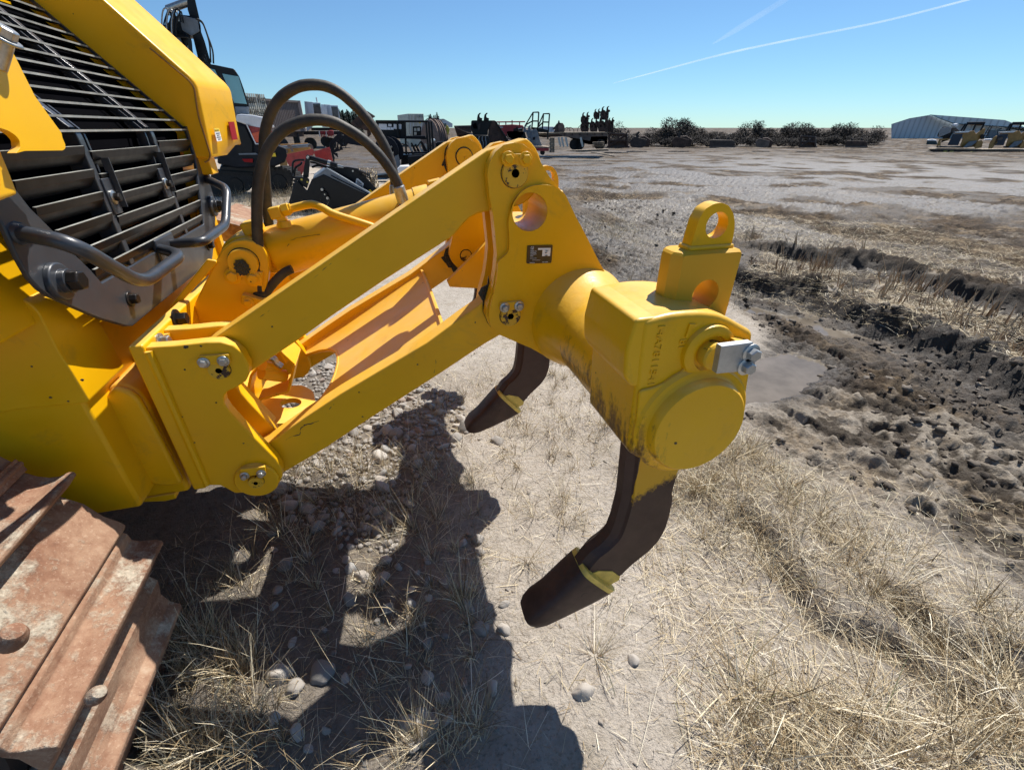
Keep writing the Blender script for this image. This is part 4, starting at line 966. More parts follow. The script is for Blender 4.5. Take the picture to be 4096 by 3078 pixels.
    behind = sstep(y-(.55*x+.2), 0, 2.0)*mud
    wet = np.maximum(wet, mud*sstep(y-.25*x, 1.2, 3.0)*sstep(fbm(x*.7, y*.7, 3, 95), -.12, .06)*(1-sstep(dist, 26, 60)))
    shade_thatch = sstep(1.0+.45*fbm(x*1.2, y*1.2, 3, 121)-x, 0, .75)*(1-sstep(y, 2.2, 3.2))  # dark soil under the machine, deepened by shade painted into its colour
    gz = sdpoly(x, y, GRZ); shade_thatch = np.maximum(shade_thatch*.85, (1-sstep(gz, -.1, .25))*.7*(.6+.8*fbm(x*2, y*2, 3, 123)))*(1-mud)  # grass zone: darker thatch tone
    crz = (1-sstep(sdpoly(x, y, CRZ), -.15, .35))
    return h, mud, wet, bankm, lump+clod-(1-slot)*.24, shade_thatch, crz
def ground_z(x, y):
    x = np.atleast_1d(np.asarray(x, float)); y = np.atleast_1d(np.asarray(y, float)); return ground_fields(x, y)[0]
# one sheet in rings round the foot of the camera: fine where it is near, out to the horizon
ang0 = YAW
fine = np.arange(-R(60), R(60.01), R(.15)); coarse = np.arange(R(60), 2*PI-R(60), R(2.5))[1:]
th = np.r_[fine, coarse]
rad = [.03, .10, .18]
while rad[-1] < 9000: rad.append(rad[-1]*(1.0048 if rad[-1] < 12 else 1.009 if rad[-1] < 60 else 1.03) if rad[-1] > .9 else rad[-1]+.012)
rad = np.array(rad)
TT, RR = np.meshgrid(th, rad)
GX = CAM[0]+RR*np.sin(TT+ang0); GY = CAM[1]+RR*np.cos(TT+ang0)
gh, gm, gw, gb, gl, gd, gc = ground_fields(GX, GY)
fade = (1-sstep(RR, 90, 400))*(1-.85*sstep(RR, 14, 30)); gh = gh*fade-.10*sstep(RR, 14, 30)
nr, na = RR.shape
co3 = np.stack([GX, GY, gh], -1).reshape(-1, 3)
idx = np.arange(nr*na).reshape(nr, na); nx_ = np.roll(idx, -1, axis=1)
q4 = np.stack([idx[:-1], idx[1:], nx_[1:], nx_[:-1]], -1).reshape(-1, 4)
def mesh_np(name, co, quads):
    me = bpy.data.meshes.new(name); me.vertices.add(len(co)); me.vertices.foreach_set('co', np.ascontiguousarray(co, np.float32).ravel())
    n = len(quads); k = quads.shape[1]
    me.loops.add(n*k); me.loops.foreach_set('vertex_index', np.ascontiguousarray(quads, np.int32).ravel())
    me.polygons.add(n); me.polygons.foreach_set('loop_start', np.arange(0, n*k, k, dtype=np.int32))
    me.update(calc_edges=True); return me
me = mesh_np('ground', co3, q4)
me.polygons.foreach_set('use_smooth', [True]*len(me.polygons))
for nm, arr in (('mud', gm), ('wet', gw), ('bank', gb), ('lump', gl), ('shade_thatch', gd), ('crust', gc)):
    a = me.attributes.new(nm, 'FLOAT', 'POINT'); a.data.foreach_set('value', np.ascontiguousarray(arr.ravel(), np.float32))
def ground_mat():
    k = Nodes('silt_and_mud')
    def at(n): q_ = k.new('ShaderNodeAttribute', attribute_name=n); return q_.outputs['Fac']
    mud, wet, bank, lump = at('mud'), at('wet'), at('bank'), at('lump'); shade_thatch, crz = at('shade_thatch'), at('crust')
    a = k.noise(1.1, 6, .62); b = k.noise(16, 7, .72); c = k.noise(95, 4, .65); e = k.noise(4.5, 7, .7, dist=.4)
    dry = k.ramp(k.math('ADD', k.math('MULTIPLY', a, .5), k.math('MULTIPLY', b, .5)), [(.32, (.285, .243, .196)), (.5, (.425, .374, .312)), (.68, (.53, .475, .405))])
    dry = k.mix(k.mapr(c, .52, .68, 0., .6), dry, (.14, .115, .085))
    dry = k.mix(k.mapr(e, .52, .66, 0., .5), dry, (.27, .225, .16))
    pale = k.mapr(k.math('ADD', k.noise(.8, 7, .70, dist=.5), k.math('MULTIPLY', crz, .25)), .585, .665); crust = k.mix(pale, k.ramp(b, [(.3, (.046, .032, .020)), (.7, (.125, .089, .057))]), k.ramp(b, [(.3, (.18, .150, .115)), (.7, (.36, .315, .255))]))
    crust = k.mix(k.mapr(k.noise(1.3, 6, .7), .50, .60, 0., .85), crust, k.ramp(b, [(.3, (.11, .078, .046)), (.7, (.29, .22, .14))]))
    dark = k.ramp(b, [(.3, (.020, .015, .011)), (.7, (.058, .044, .032))])
    tops = k.mapr(k.math('ADD', lump, k.math('MULTIPLY', k.math('SUBTRACT', b, .5), .45)), -.10, .14)
    moist_shade = k.math('MAXIMUM', k.mapr(bank, .22, .7, 0., .97), k.math('MULTIPLY', wet, .80))  # bank faces get their shaded side painted dark; wet ground darkens too
    moist_shade = k.math('MAXIMUM', moist_shade, k.mapr(tops, .62, .12, 0., .80))
    moist_shade = k.math('MAXIMUM', moist_shade, k.math('SUBTRACT', k.mapr(k.noise(2.4, 6, .7), .50, .60, 0., .85), k.math('MULTIPLY', crz, .8)))
    m = k.mix(moist_shade, crust, dark)
    dry = k.mix(k.math('MULTIPLY', shade_thatch, .85), dry, k.ramp(b, [(.3, (.055, .045, .034)), (.7, (.165, .140, .112))]))
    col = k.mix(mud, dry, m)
    col = k.mix(k.math('MULTIPLY', bank, .9), col, dark)  # painted shade on the bank faces once more
    rg = k.math('SUBTRACT', .93, k.math('MULTIPLY', k.math('MULTIPLY', wet, mud), k.mapr(b, .3, .6, .62, .25)))
    k.set(Base_Color=col, Roughness=rg); k.l(k.math('ADD', .18, k.math('MULTIPLY', wet, .42)), k.b.inputs['Specular IOR Level'])
    hsum = k.math('ADD', k.math('ADD', k.math('MULTIPLY', b, .6), k.math('MULTIPLY', k.noise(42, 5, .7), .5)), k.math('MULTIPLY', c, .28))
    k.bump(hsum, .9, .03)
    return k.m
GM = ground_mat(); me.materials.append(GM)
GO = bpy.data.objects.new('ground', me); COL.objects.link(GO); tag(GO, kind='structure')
def water_mat():
    k = Nodes('muddy_water'); n = k.noise(5, 4, .6)
    k.set(Base_Color=k.ramp(n, [(.3, (.12, .10, .075)), (.7, (.19, .16, .125))]), Roughness=.03); k.b.inputs['IOR'].default_value = 1.33
    k.bump(k.noise(14, 3, .5), .06, .01); return k.m
M['water'] = water_mat()
WL = gp('P', [(180,400),(380,330),(640,200),(980,250),(1450,360),(2109,530),(2500,640),(2500,1200),(1500,900),(1000,1000),(600,1120),(150,1120)])
bm = NB(); bm.faces.new([bm.verts.new((p[0], p[1], -.062)) for p in WL]); tag(obj('puddle_water', bm, M['water'], smooth=0), kind='structure')
# ------------------------------------------------------------------ dry grass, straw, reeds, stones
def blades(name, bx, by, bz, az, lean, L, W, curl, mat, seg=3):
    """ribbon blades: lean from the vertical, curl bends the tip over further"""
    n = len(bx); P = []
    ca, sa = np.cos(az), np.sin(az); pos = np.stack([bx, by, bz], -1).astype(float)
    tw = RNG.uniform(0, PI, n); side = np.stack([np.cos(tw), np.sin(tw), np.zeros(n)], -1)
    for i in range(seg+1):
        t = i/seg; wdt = (W*(1-.8*t))[:, None]*.5
        P.append(pos-side*wdt); P.append(pos+side*wdt)
        an = lean+curl*(t+.5/seg); d = np.stack([ca*np.sin(an), sa*np.sin(an), np.cos(an)], -1)
        pos = pos+d*(L/seg)[:, None]
    k = 2*(seg+1); co = np.stack(P, 1).reshape(-1, 3); base = (np.arange(n)*k)[:, None]
    q = np.concatenate([base+np.array([2*i, 2*i+1, 2*i+3, 2*i+2])[None] for i in range(seg)], 0)
    m = mesh_np(name, co, q); m.materials.append(mat)
    o = bpy.data.objects.new(name, m); COL.objects.link(o); return o
def sample_px(poly, n, win='d'):
    """random ground points, even in the area of a traced ground patch"""
    L = gp(win, poly); lo, hi = L.min(0), L.max(0); out = np.zeros((0, 2))
    while len(out) < n:
        q = RNG.uniform(lo, hi, (n*4, 2)); out = np.vstack([out, q[inpoly(q[:,0], q[:,1], L)]])
    return out[:n]
GB_ = []      # collected tufts: x, y, n, spread, length, lean, brown
def tufts(poly, n, per, L, spread=.05, lean=(.15,.9), win='d'):
    for x, y in sample_px(poly, n, win):
        GB_.append((x, y, int(per*.72*RNG.uniform(.3, 1.7)), spread*RNG.uniform(.5, 1.7), L*1.0*RNG.uniform(.45, 1.5), lean))
NEAR = [(330,1200),(560,1060),(760,900),(960,760),(1240,640),(1330,640),(1600,700),(1590,905),(1700,1000),(2100,1210),(2260,1330),(2300,1720),(200,1720)]
tufts(NEAR, 430, 16, .085, .035, (.25,1.15))
tufts([(640,1000),(900,960),(1060,1060),(1050,1300),(1060,1720),(250,1720),(330,1330),(560,1180)], 250, 26, .15, .04, (.1,.8))
tufts([(900,900),(1240,720),(1330,760),(1320,940),(1250,1180),(1090,1080),(1000,960)], 210, 24, .11, .035)
tufts([(1330,1000),(1580,940),(1760,1060),(2000,1240),(2212,1330),(2212,1560),(1900,1400),(1640,1230),(1480,1150)], 230, 26, .15, .05, (.2,1.1))
tufts([(1500,1720),(1600,1480),(1900,1500),(2230,1480),(2300,1720)], 190, 24, .19, .06, (.5,1.3))
tufts([(1250,640),(1250,480),(1330,470),(1500,560),(1620,640),(1640,700),(1500,640)], 240, 22, .14, .06)
tufts([(500,430),(640,400),(700,420),(700,480),(520,500)], 260, 30, .26, .09, (.1,.6))
tufts([(380,480),(520,420),(660,415),(620,520)], 150, 30, .26, .09, (.1,.6))
tufts([(360,1480),(420,1340),(560,1390),(560,1500),(640,1600),(520,1662),(340,1700)], 70, 30, .17, .04, (.1,.7))
for x, y, n, sp, L, lean in (  # single tufts standing out on the bare silt
    [(*gp('d', [p])[0], n, s, L, l) for p, n, s, L, l in [((1285,1415),60,.03,.17,(.5,1.35)),((1305,920),70,.04,.15,(.2,1.)),((1215,1080),60,.04,.13,(.2,1.1)),((1620,990),90,.06,.17,(.2,1.)),((1140,1210),60,.04,.15,(.3,1.2)),((1480,1230),40,.03,.10,(.4,1.2)),((1500,1060),90,.05,.16,(.2,1.)),((905,1610),90,.05,.20,(.1,.8)),((1000,1300),80,.04,.20,(.1,.9)),((1560,1180),60,.05,.14,(.2,1.)),((1880,1290),110,.06,.18,(.1,.8)),((2050,1400),110,.06,.18,(.1,.9))]]): GB_.append((x, y, n, sp, L, lean))
A = [[] for _ in range(8)]
for x, y, n, sp, L, lean in GB_:
    az = RNG.uniform(0, 2*PI)+RNG.normal(0, RNG.uniform(.7, 2.2), n); r = np.abs(RNG.normal(0, sp*.5, n)); a2 = az+RNG.normal(0, .6, n)
    for l, v in zip(A, (x+r*np.cos(a2), y+r*np.sin(a2), az, RNG.uniform(*lean, n), L*RNG.uniform(.3, 1.25, n), RNG.uniform(.0014, .0032, n)*(1+.5*(L > .2)), RNG.normal(.45, .75, n))): l.append(v)
bx, by, az, ln, Ls, Ws, cu = [np.concatenate(v) for v in A[:7]]
o = blades('dry_grass', bx, by, ground_z(bx, by)-.004, az, ln, Ls, Ws, cu, M['straw']); tag(o, kind='stuff')
o['label'] = 'dry pale tufts of last year\'s grass on the silt'
# flattened straw
def litter(poly, n, L, W=(.0012,.0028), lift=.012, win='d'):
    q = sample_px(poly, n, win); z = ground_z(q[:,0], q[:,1]); return q[:,0], q[:,1], z+RNG.uniform(.001, lift, n), RNG.uniform(0, 2*PI, n), RNG.normal(PI/2-.06, .10, n), L*RNG.uniform(.4, 1.4, n), RNG.uniform(*W, n), RNG.normal(.05, .25, n)
PL = [litter(NEAR, 5000, .075), litter([(1250,500),(1300,480),(1640,640),(1560,640)], 4000, .10),
      litter([(1420,520),(1640,470),(1900,490),(2240,560),(2260,640),(2100,640),(1850,580),(1640,540)], 14000, .16, (.002,.005), .03),
      litter([(1600,620),(1640,560),(1900,610),(2212,700),(2260,860),(2050,760),(1850,700)], 8000, .13, (.002,.005), .02),
      litter([(1240,410),(1500,420),(1700,500),(1640,560),(1330,500)], 5000, .14, (.002,.005), .03),
      litter([(1330,1000),(1600,930),(2212,1290),(2300,1720),(1500,1720)], 6000, .12),
      litter([(1700,1000),(2212,1100),(2212,1290)], 500, .10)]
v = [np.concatenate([p[i] for p in PL]) for i in range(8)]
o = blades('straw_litter', *v[:8], M['straw'], seg=2); tag(o, kind='stuff'); o['label'] = 'flattened straw strewn over silt and mud'
# long loose stems near the camera
q = sample_px(NEAR, 900); n = len(q)
o = blades('loose_stems', q[:,0], q[:,1], ground_z(q[:,0], q[:,1])+.004, RNG.uniform(0, 2*PI, n), RNG.uniform(.9, 1.5, n), RNG.uniform(.12, .30, n), RNG.uniform(.002, .0035, n), RNG.normal(.1, .3, n), M['straw'], seg=4); tag(o, kind='stuff'); o['label'] = 'long loose grass stems lying across the ground'
# crumbs and clods of mud
M['clod'] = None
def clod_mat():
    k = Nodes('mud_clod'); g = k.new('ShaderNodeNewGeometry'); c = k.ramp(g.outputs['Random Per Island'], [(0, (.040,.030,.021)), (.35, (.085,.066,.048)), (.7, (.13,.105,.08)), (1, (.24,.205,.165))])
    k.set(Base_Color=k.mix(k.mapr(k.noise(60,5), .4, .7, 0, .5), c, (.03,.024,.018)), Roughness=.9); k.bump(k.noise(90, 4), .5, .006); return k.m
M['clod'] = clod_mat()
def scatter(name, q, rr, mat, label, flat=.7, sink=.0):
    base = []
    for i in range(8):
        b_ = NB(); bmesh.ops.create_icosphere(b_, subdivisions=2, radius=1); rs = np.random.default_rng(i)
        v_ = np.array([v.co*(1+.75*noise.noise(v.co*1.6+Vector((i*5,0,0)))+.45*noise.noise(v.co*3.7+Vector((0,i*5,0)))) for v in b_.verts]); f_ = np.array([[v.index for v in f.verts] for f in b_.faces]); b_.free(); base.append((v_, f_))
    CO, FA = [], []; off = 0; zz = ground_z(q[:,0], q[:,1])
    for (x, y), z, r in zip(q, zz, rr):
        v_, f_ = base[RNG.integers(0, 8)]; a = RNG.uniform(0, 2*PI); c, s = math.cos(a), math.sin(a); sc = RNG.uniform(.6, 1.3, 3); w_ = v_*sc*r; w_ = np.stack([w_[:,0]*c-w_[:,1]*s+x, w_[:,0]*s+w_[:,1]*c+y, w_[:,2]*flat+z+r*sink], -1); CO.append(w_); FA.append(f_+off); off += len(v_)
    m_ = mesh_np(name, np.concatenate(CO), np.concatenate(FA)); m_.materials.append(mat); o = bpy.data.objects.new(name, m_); COL.objects.link(o); tag(o, kind='stuff'); o['label'] = label
MUDP = [(1640,790),(1900,800),(2260,900),(2260,1320),(2050,1180),(1760,1030),(1600,930)]
q = np.vstack([sample_px(MUDP, 500), sample_px([(1600,640),(1900,700),(2260,860),(2260,960),(1950,860),(1640,720)], 800), sample_px([(1600,590),(2212,680),(2260,760),(1900,680),(1600,620)], 900), sample_px([(1240,400),(1640,520),(1640,700),(1300,640)], 900)])
keep = fbm(q[:,0]*1.5, q[:,1]*1.5, 3, 131) > -.06; q = q[keep]
scatter('mud_clods', q, .005+.026*RNG.uniform(0, 1, len(q))**3.5, M['clod'], 'crumbs and clods of churned mud')
q = sample_px(NEAR, 1400); scatter('soil_crumbs', q, .002+.008*RNG.uniform(0, 1, len(q))**3, simple('pale_crumb', (.26,.23,.195), .9, var=.3), 'small crumbs of dry soil on the silt')
# clumps of cut reed standing in the wet strip
def reed_clump(n, h, sp):
    bm = NB()
    for i in range(n):
        a = RNG.uniform(0, 2*PI); r = sp*math.sqrt(RNG.uniform()); x, y = r*math.cos(a), r*math.sin(a); hh = h*RNG.uniform(.45, 1.2); t = RNG.normal(0, .22, 2); w = RNG.uniform(.0035, .008)
        secs = []
        for s in (0, .5, 1):
            ww = w*(1-.75*s) if s == 1 else w
            secs.append([(x+t[0]*hh*s+ww*math.cos(2*PI*k/5), y+t[1]*hh*s+ww*.5*math.sin(2*PI*k/5), hh*s-.02) for k in range(5)])
        rings(bm, secs)
    me_ = bpy.data.meshes.new('reed_clump'); bm.to_mesh(me_); bm.free(); me_.materials.append(M['reed']); return me_
RM = [reed_clump(RNG.integers(5, 14), .20, .07) for _ in range(7)]+[reed_clump(5, .26, .035) for _ in range(4)]
rp = [(p, 0) for p in zip(np.linspace(1612,1790,26)+RNG.normal(0,8,26), np.linspace(590,650,26)-RNG.uniform(0,70,26))]
rp += [(p, 1) for p in zip(np.linspace(1760,2230,46)+RNG.normal(0,14,46), np.linspace(610,800,46)-RNG.uniform(-10,70,46))]
for p, k in rp:
    x, y = gp('d', [p])[0]; o = bpy.data.objects.new('reed_clump', RM[RNG.integers(0, 7) if RNG.uniform() < .6 else RNG.integers(7, 11)]); COL.objects.link(o)
    s = RNG.uniform(.7, 1.25)*(1 if k == 0 else 1.1); o.location = (x, y, float(ground_z(x, y)[0])-.005); o.rotation_euler = (RNG.normal(0,.12), RNG.normal(0,.12), RNG.uniform(0,6)); o.scale = (s, s, s)
    if k == 0: tag(o, 'short brown cut reeds packed in the row right behind the yellow lifting eye', 'reed clump', 'reed stubble behind the ripper shank')
    else: tag(o, 'broken brown reed stubble standing in the wet trough between the two mud banks', 'reed clump', 'reed stubble in the wet trough')
# stones
def pebble(seed):
    bm = NB(); bmesh.ops.create_icosphere(bm, subdivisions=3, radius=1)
    s = Vector(RNG.uniform(.62, 1.15, 3)); s.z *= .75; cuts = [(Vector(RNG.normal(0,1,3)).normalized(), RNG.uniform(.50, .80)) for _ in range(13)]
    for v_ in bm.verts:
        c = v_.co.copy()
        for d_, k_ in cuts:
            q_ = c.dot(d_)
            if q_ > k_: c -= d_*(q_-k_)*.72
        c *= 1+.16*noise.noise(c*1.6+Vector((seed*7,0,0)))+.06*noise.noise(c*5+Vector((seed*3,1,0)))
        v_.co = Vector((c.x*s.x, c.y*s.y, c.z*s.z))
    me_ = bpy.data.meshes.new('cobblestone'); bm.to_mesh(me_); bm.free(); me_.materials.append(M['stone']); me_.polygons.foreach_set('use_smooth', [True]*len(me_.polygons)); return me_
SM = [pebble(i) for i in range(14)]
def put_stone(x, y, r, lift, label, group, name='cobblestone'):
    o = bpy.data.objects.new(name, SM[RNG.integers(0, len(SM))]); COL.objects.link(o)
    o.location = (x, y, float(ground_z(x, y)[0])+lift); o.scale = [r*RNG.uniform(.85, 1.15) for _ in range(3)]; o.rotation_euler = (RNG.normal(0,.4), RNG.normal(0,.4), RNG.uniform(0, 6.3)); return tag(o, label, 'stone', group)
HEAP = [(600,840),(700,775),(800,800),(900,820),(1000,860),(1010,930),(940,1010),(890,1120),(850,1210),(740,1180),(640,1130),(600,1085),(560,1060)]
taken = []
def spaced(n, poly, rlo, rhi, k=.85):
    out = []; tries = 0
    while len(out) < n and tries < n*60:
        tries += 1; x, y = sample_px(poly, 1)[0]; r = rlo+(rhi-rlo)*RNG.uniform()**1.7
        if all((x-a)**2+(y-b)**2 > (k*(r+c))**2 for a, b, c in taken): taken.append((x, y, r)); out.append((x, y, r))
    return out
for x, y, r in spaced(240, HEAP, .020, .054, .58): put_stone(x, y, r, r*.12, 'rounded cobble in the heap of loose stones under the yellow ripper links', 'cobbles heaped under the ripper')
for x, y, r in spaced(50, [(560,1060),(640,1130),(850,1210),(1060,1120),(1040,1450),(900,1640),(600,1640),(520,1480),(600,1250)], .018, .045, 1.0): put_stone(x, y, r, r*.05, 'loose stone half hidden among the dry grass in the ripper\'s shade', 'stones in the shaded grass')
pz = sample_px(HEAP, 1500); bm = NB()
for i, (x, y) in enumerate(pz):
    r = RNG.uniform(.006, .018); z = float(ground_z(x, y)[0]); m_ = bmesh.ops.create_icosphere(bm, subdivisions=1, radius=1, matrix=Matrix.Translation((x, y, z+r*.3)) @ Matrix.Diagonal((r, r*RNG.uniform(.7,1.2), r*.7, 1)))
o = obj('gravel', bm, M['stone'], smooth=80); tag(o, kind='stuff'); o['label'] = 'small gravel between the cobbles'
for c, p, r, lb in (('Z',(1455,1225),.045,'long pale stone right of the rounded shadow edge near the bottom of the photo'), ('Z',(1738,1040),.030,'pale crumbly stone on bare silt right of the big grass tuft'),
    ('Z',(570,1450),.046,'large grey rounded stone at the bottom in the shade, beside sunlit grass'), ('Z',(470,1400),.036,'brownish stone just left of the large grey rounded stone'), ('Z',(945,1200),.030,'grey egg-shaped stone beside the thin sliver of sunlight in the shade'),
    ('Z',(795,620),.040,'grey upright stone in the shade just left of the straight shadow edge'), ('Z',(805,730),.038,'blunt grey stone below the grey upright one at the shadow edge'), ('Z',(1010,722),.024,'white stone in the sun left of the near ripper tooth tip'),
    ('Z',(1008,868),.026,'tan stone in the sun below the near ripper tooth tip'), ('Z',(690,1370),.032,'brown stone between grass stems in the shade at the bottom'), ('Z',(868,362),.030,'white flat stone half in shadow at the shadow edge'),
    ('Z',(890,860),.042,'cracked grey stone at the shadow edge below the grass clump'), ('H',(240,595),.034,'grey stone right below the middle ripper tooth'), ('C',(1400,1190),.060,'broad grey rock in the shade beside the lit grass patch')):
    x, y = onZ(c, p)[:2]; o = put_stone(x, y, r, r*.05, lb, None)
# ------------------------------------------------------------------ the yard behind
M['rustdark'] = simple('dark_rust_steel', (.075, .043, .030), .8, var=.5, scale=3)
M['bronze'] = simple('worn_bucket_steel', (.17, .125, .10), .7, var=.4, scale=2)
M['brownbox'] = simple('faded_brown_paint', (.20, .155, .135), .7, var=.12, scale=.6)
M['redfar'] = simple('far_red_paint', (.33, .035, .04), .6, var=.25, scale=1)
M['shedwall'] = simple('pale_cladding', (.40, .44, .50), .6, var=.06, scale=.3)
M['shedroof'] = simple('sheet_roof', (.44, .52, .54), .45, var=.05, scale=.3)
M['bluepaint'] = simple('dark_blue_paint', (.013, .022, .045), .5)
M['yfar'] = simple('yellow_stand_paint', (.55, .43, .06), .6, var=.2)
M['twig'] = simple('dry_twig', (.46, .38, .26), .8)
M['paper'] = simple('posted_paper', (.78, .78, .80), .7, var=.03)
M['needle'] = simple('spruce_needles', (.022, .036, .022), .8, var=.5, scale=2)
M['bark'] = simple('grey_bark', (.12, .095, .075), .9, var=.3)
M['bush'] = simple('bare_brush', (.060, .050, .042), .9, var=.5)
def cladding(name, col, sc):
    k = Nodes(name); w_ = k.new('ShaderNodeTexWave'); w_.inputs['Scale'].default_value = sc; w_.bands_direction = 'X'; k.l(k.co.outputs['Object'], w_.inputs['Vector'])
    c = k.ramp(w_.outputs['Fac'], [(0, tuple(x*.72 for x in col)), (.25, col), (1, tuple(x*1.06 for x in col))]); k.set(Base_Color=k.mix(k.mapr(k.noise(.15, 5), .4, .7, 0, .25), c, (.30,.30,.29)), Roughness=.55); return k.m
M['shedwall'] = cladding('pale_cladding', (.56, .60, .64), .35); M['shedroof'] = cladding('sheet_roof', (.62, .70, .72), .25)
Z3 = np.array([0, 0, 1.])
def foot(win, p, D):
    q = onD(win, p, D); return (q[0], q[1], 0)
def flat(win, pts, D): return [((onD(win, p, D)-CAM) @ RT, onD(win, p, D)[2]) for p in pts]
def part(name, win, pts, D, th, mat, parent, bevel=0, holes=(), r=0):
    o2 = flat(win, pts, D)
    if r: o2 = rnd(o2, r)
    bm = NB(); O = CAM+HF*D; O = np.array([O[0], O[1], 0]); c_ = np.mean([p[0] for p in o2]); n_ = HF*D+RT*c_; n_ = n_/np.linalg.norm(n_)     # turned to face where it is seen from
    plate(bm, [o2]+[flat(win, h, D) for h in holes], lambda p: V(O+RT*p[0]+Z3*p[1]), lambda p: V(O+RT*p[0]+Z3*p[1]+n_*th))
    return obj(name, bm, mat, parent, bevel=bevel)
def rods(name, win, segs, D, r, mat, parent, seg=8, dd=0):
    bm = NB()
    for s in segs: tube(bm, [onD(win, p, D+dd) for p in s], r, seg)
    return obj(name, bm, mat, parent)
def disc(name, win, c, rim, D, th, mat, parent, seg=28):
    a, b = onD(win, c, D), onD(win, rim, D); r = np.linalg.norm(a-b)
    bm = NB(); lathe(bm, a, HF, [(r*.96, 0), (r, th*.1), (r, th)], seg); return obj(name, bm, mat, parent)

# --- small white and black excavator
D = 13.0; EX = thing('excavator', 'white and black compact excavator with raised black boom behind the grey grille', 'excavator', foot('V', (800,1600), D))
part('engine_cover', 'V', [(716,955),(760,948),(850,955),(940,972),(1000,1010),(1040,1060),(920,1080),(800,1036),(716,1008)], D, 1.5, M['white'], EX, .03)
bd = part('house', 'V', [(560,1010),(720,1010),(800,1040),(870,1190),(1040,1200),(1130,1230),(1140,1300),(1120,1350),(1040,1385),(720,1400),(560,1360)], D+.03, 1.5, M['navy'], EX, .04)
part('intake_grille', 'V', [(722,1050),(785,1050),(850,1190),(850,1270),(722,1270)], D-.01, .05, M['black'], bd)
part('side_panel', 'V', [(806,1043),(1000,1075),(1040,1120),(1020,1200),(880,1188)], D-.015, .06, M['red'], EX, .01)
part('tail_lamp', 'V', [(838,1110),(912,1090),(905,1182),(872,1180)], D-.04, .05, M['orange_red'], EX, .008)
part('trim_strip', 'V', [(798,1034),(808,1036),(882,1192),(1000,1198),(1000,1204),(876,1200)], D-.05, .05, M['white'], EX)
part('reflector', 'V', [(764,1322),(855,1320),(853,1352),(785,1346)], D-.01, .04, M['lens'], bd)
part('warning_sticker', 'D', [(462,606),(482,598),(490,628),(460,628)], D-.01, .03, M['sticker_y'], bd)
part('bumper', 'V', [(735,1275),(880,1272),(900,1285),(740,1288)], D-.02, .05, M['steelblue'], bd)
cb = part('cab', 'V', [(395,530),(470,528),(545,540),(700,572),(742,635),(780,740),(822,885),(826,950),(715,952),(640,760),(580,690),(500,620)], D+.35, 1.0, M['black'], EX, .03)
part('rear_window', 'V', [(600,612),(735,636),(806,866),(700,856)], D+.33, .03, M['glass'], cb, .005)
part('side_window', 'V', [(440,556),(540,580),(585,680),(520,640)], D+.33, .03, M['glass'], cb)
part('cab_sill', 'V', [(705,885),(822,888),(826,950),(716,950)], D+.32, .05, M['steelblue'], cb, .01)
bo_ = part('boom', 'V', [(106,255),(112,215),(160,180),(235,120),(330,130),(402,152),(420,210),(424,262),(455,345),(505,522),(500,560),(420,560),(395,470),(355,300),(330,305),(300,440),(330,560),(200,560),(120,320)], D+.8, .45, M['black'], EX, .02)
part('boom_plate', 'V', [(240,122),(395,160),(412,262),(345,300),(268,250)], D+.77, .05, M['steelblue'], bo_, .01)
part('arm', 'V', [(300,-120),(350,-120),(380,20),(408,140),(400,180),(335,150),(312,80)], D+.85, .35, M['black'], EX, .02)
rods('boom_cylinder', 'V', [[(150,80),(330,12)]], D, .085, M['zinc'], EX, 14, .95)
rods('cylinder_rod', 'V', [[(230,300),(300,470)]], D, .05, M['zinc'], EX, 12, .75)
for i in range(9):
    x = 100+i*14+(i % 3)*4
    rods('hydraulic_tube', 'V', [spline([(x, 250+i*6), (x-2, 160+(i*37) % 50), (x+10+(i*13) % 18, 85+(i*29) % 40), (x+40, 70+(i*17) % 35), (x+58, 130+i*8)], 5)], D, .016, M['black'] if i % 3 else M['zinc'], EX, 6, .72-.02*i)
for i in range(5): rods('hydraulic_tube', 'V', [spline([(118, 240+i*14), (200, 262+i*12), (285+i*5, 270+i*10), (318+i*5, 330), (325+i*6, 420), (350+i*4, 500)], 5)], D, .015, M['black'], EX, 6, .68-.02*i)
rods('boom_hose', 'V', [spline([(380,160),(430,180),(465,260),(495,370),(505,520)], 6), spline([(390,165),(440,200),(480,300),(520,420),(528,530)], 6)], D, .018, M['rubber'], EX, 6, .65)
rods('cab_rail', 'V', [spline([(362,500),(370,484),(440,484),(465,515)], 4), spline([(440,490),(445,462),(460,466),(475,520)], 4)], D, .012, M['black'], EX, 6, .6)
for nm, pts in (('a', [(-10,745),(300,760),(330,800),(300,880),(220,920),(-30,950)]), ('b', [(400,730),(480,712),(560,716),(606,752),(624,800),(612,860),(570,900),(420,930),(380,930)])):
    t = part('crawler_belt', 'D', pts, D+.2, .42, M['tyre'], EX, .03, r=.12)
    cx, cy = np.mean(pts, 0)
    for k in range(22):
        a = 2*PI*k/22; bm = NB(); c0 = onD('D', (cx+math.cos(a)*118, cy+math.sin(a)*98), D+.2)
        boxF(bm, c0+HF*.2, RT, Z3, HF, .035, .035, .23) if nm == 'b' else boxF(bm, onD('D', (-10+15*k, 742+k*.8), D+.2)+HF*.2, RT, Z3, HF, .03, .03, .23); obj('belt_lug', bm, M['tyre'], t)
    disc('roller', 'D', (cx, cy+6), (cx+52, cy+6), D+.17, .1, M['black'], EX)
part('undercarriage', 'D', [(60,700),(480,690),(500,760),(300,800),(40,790)], D+.25, 1.4, M['black'], EX, .03)

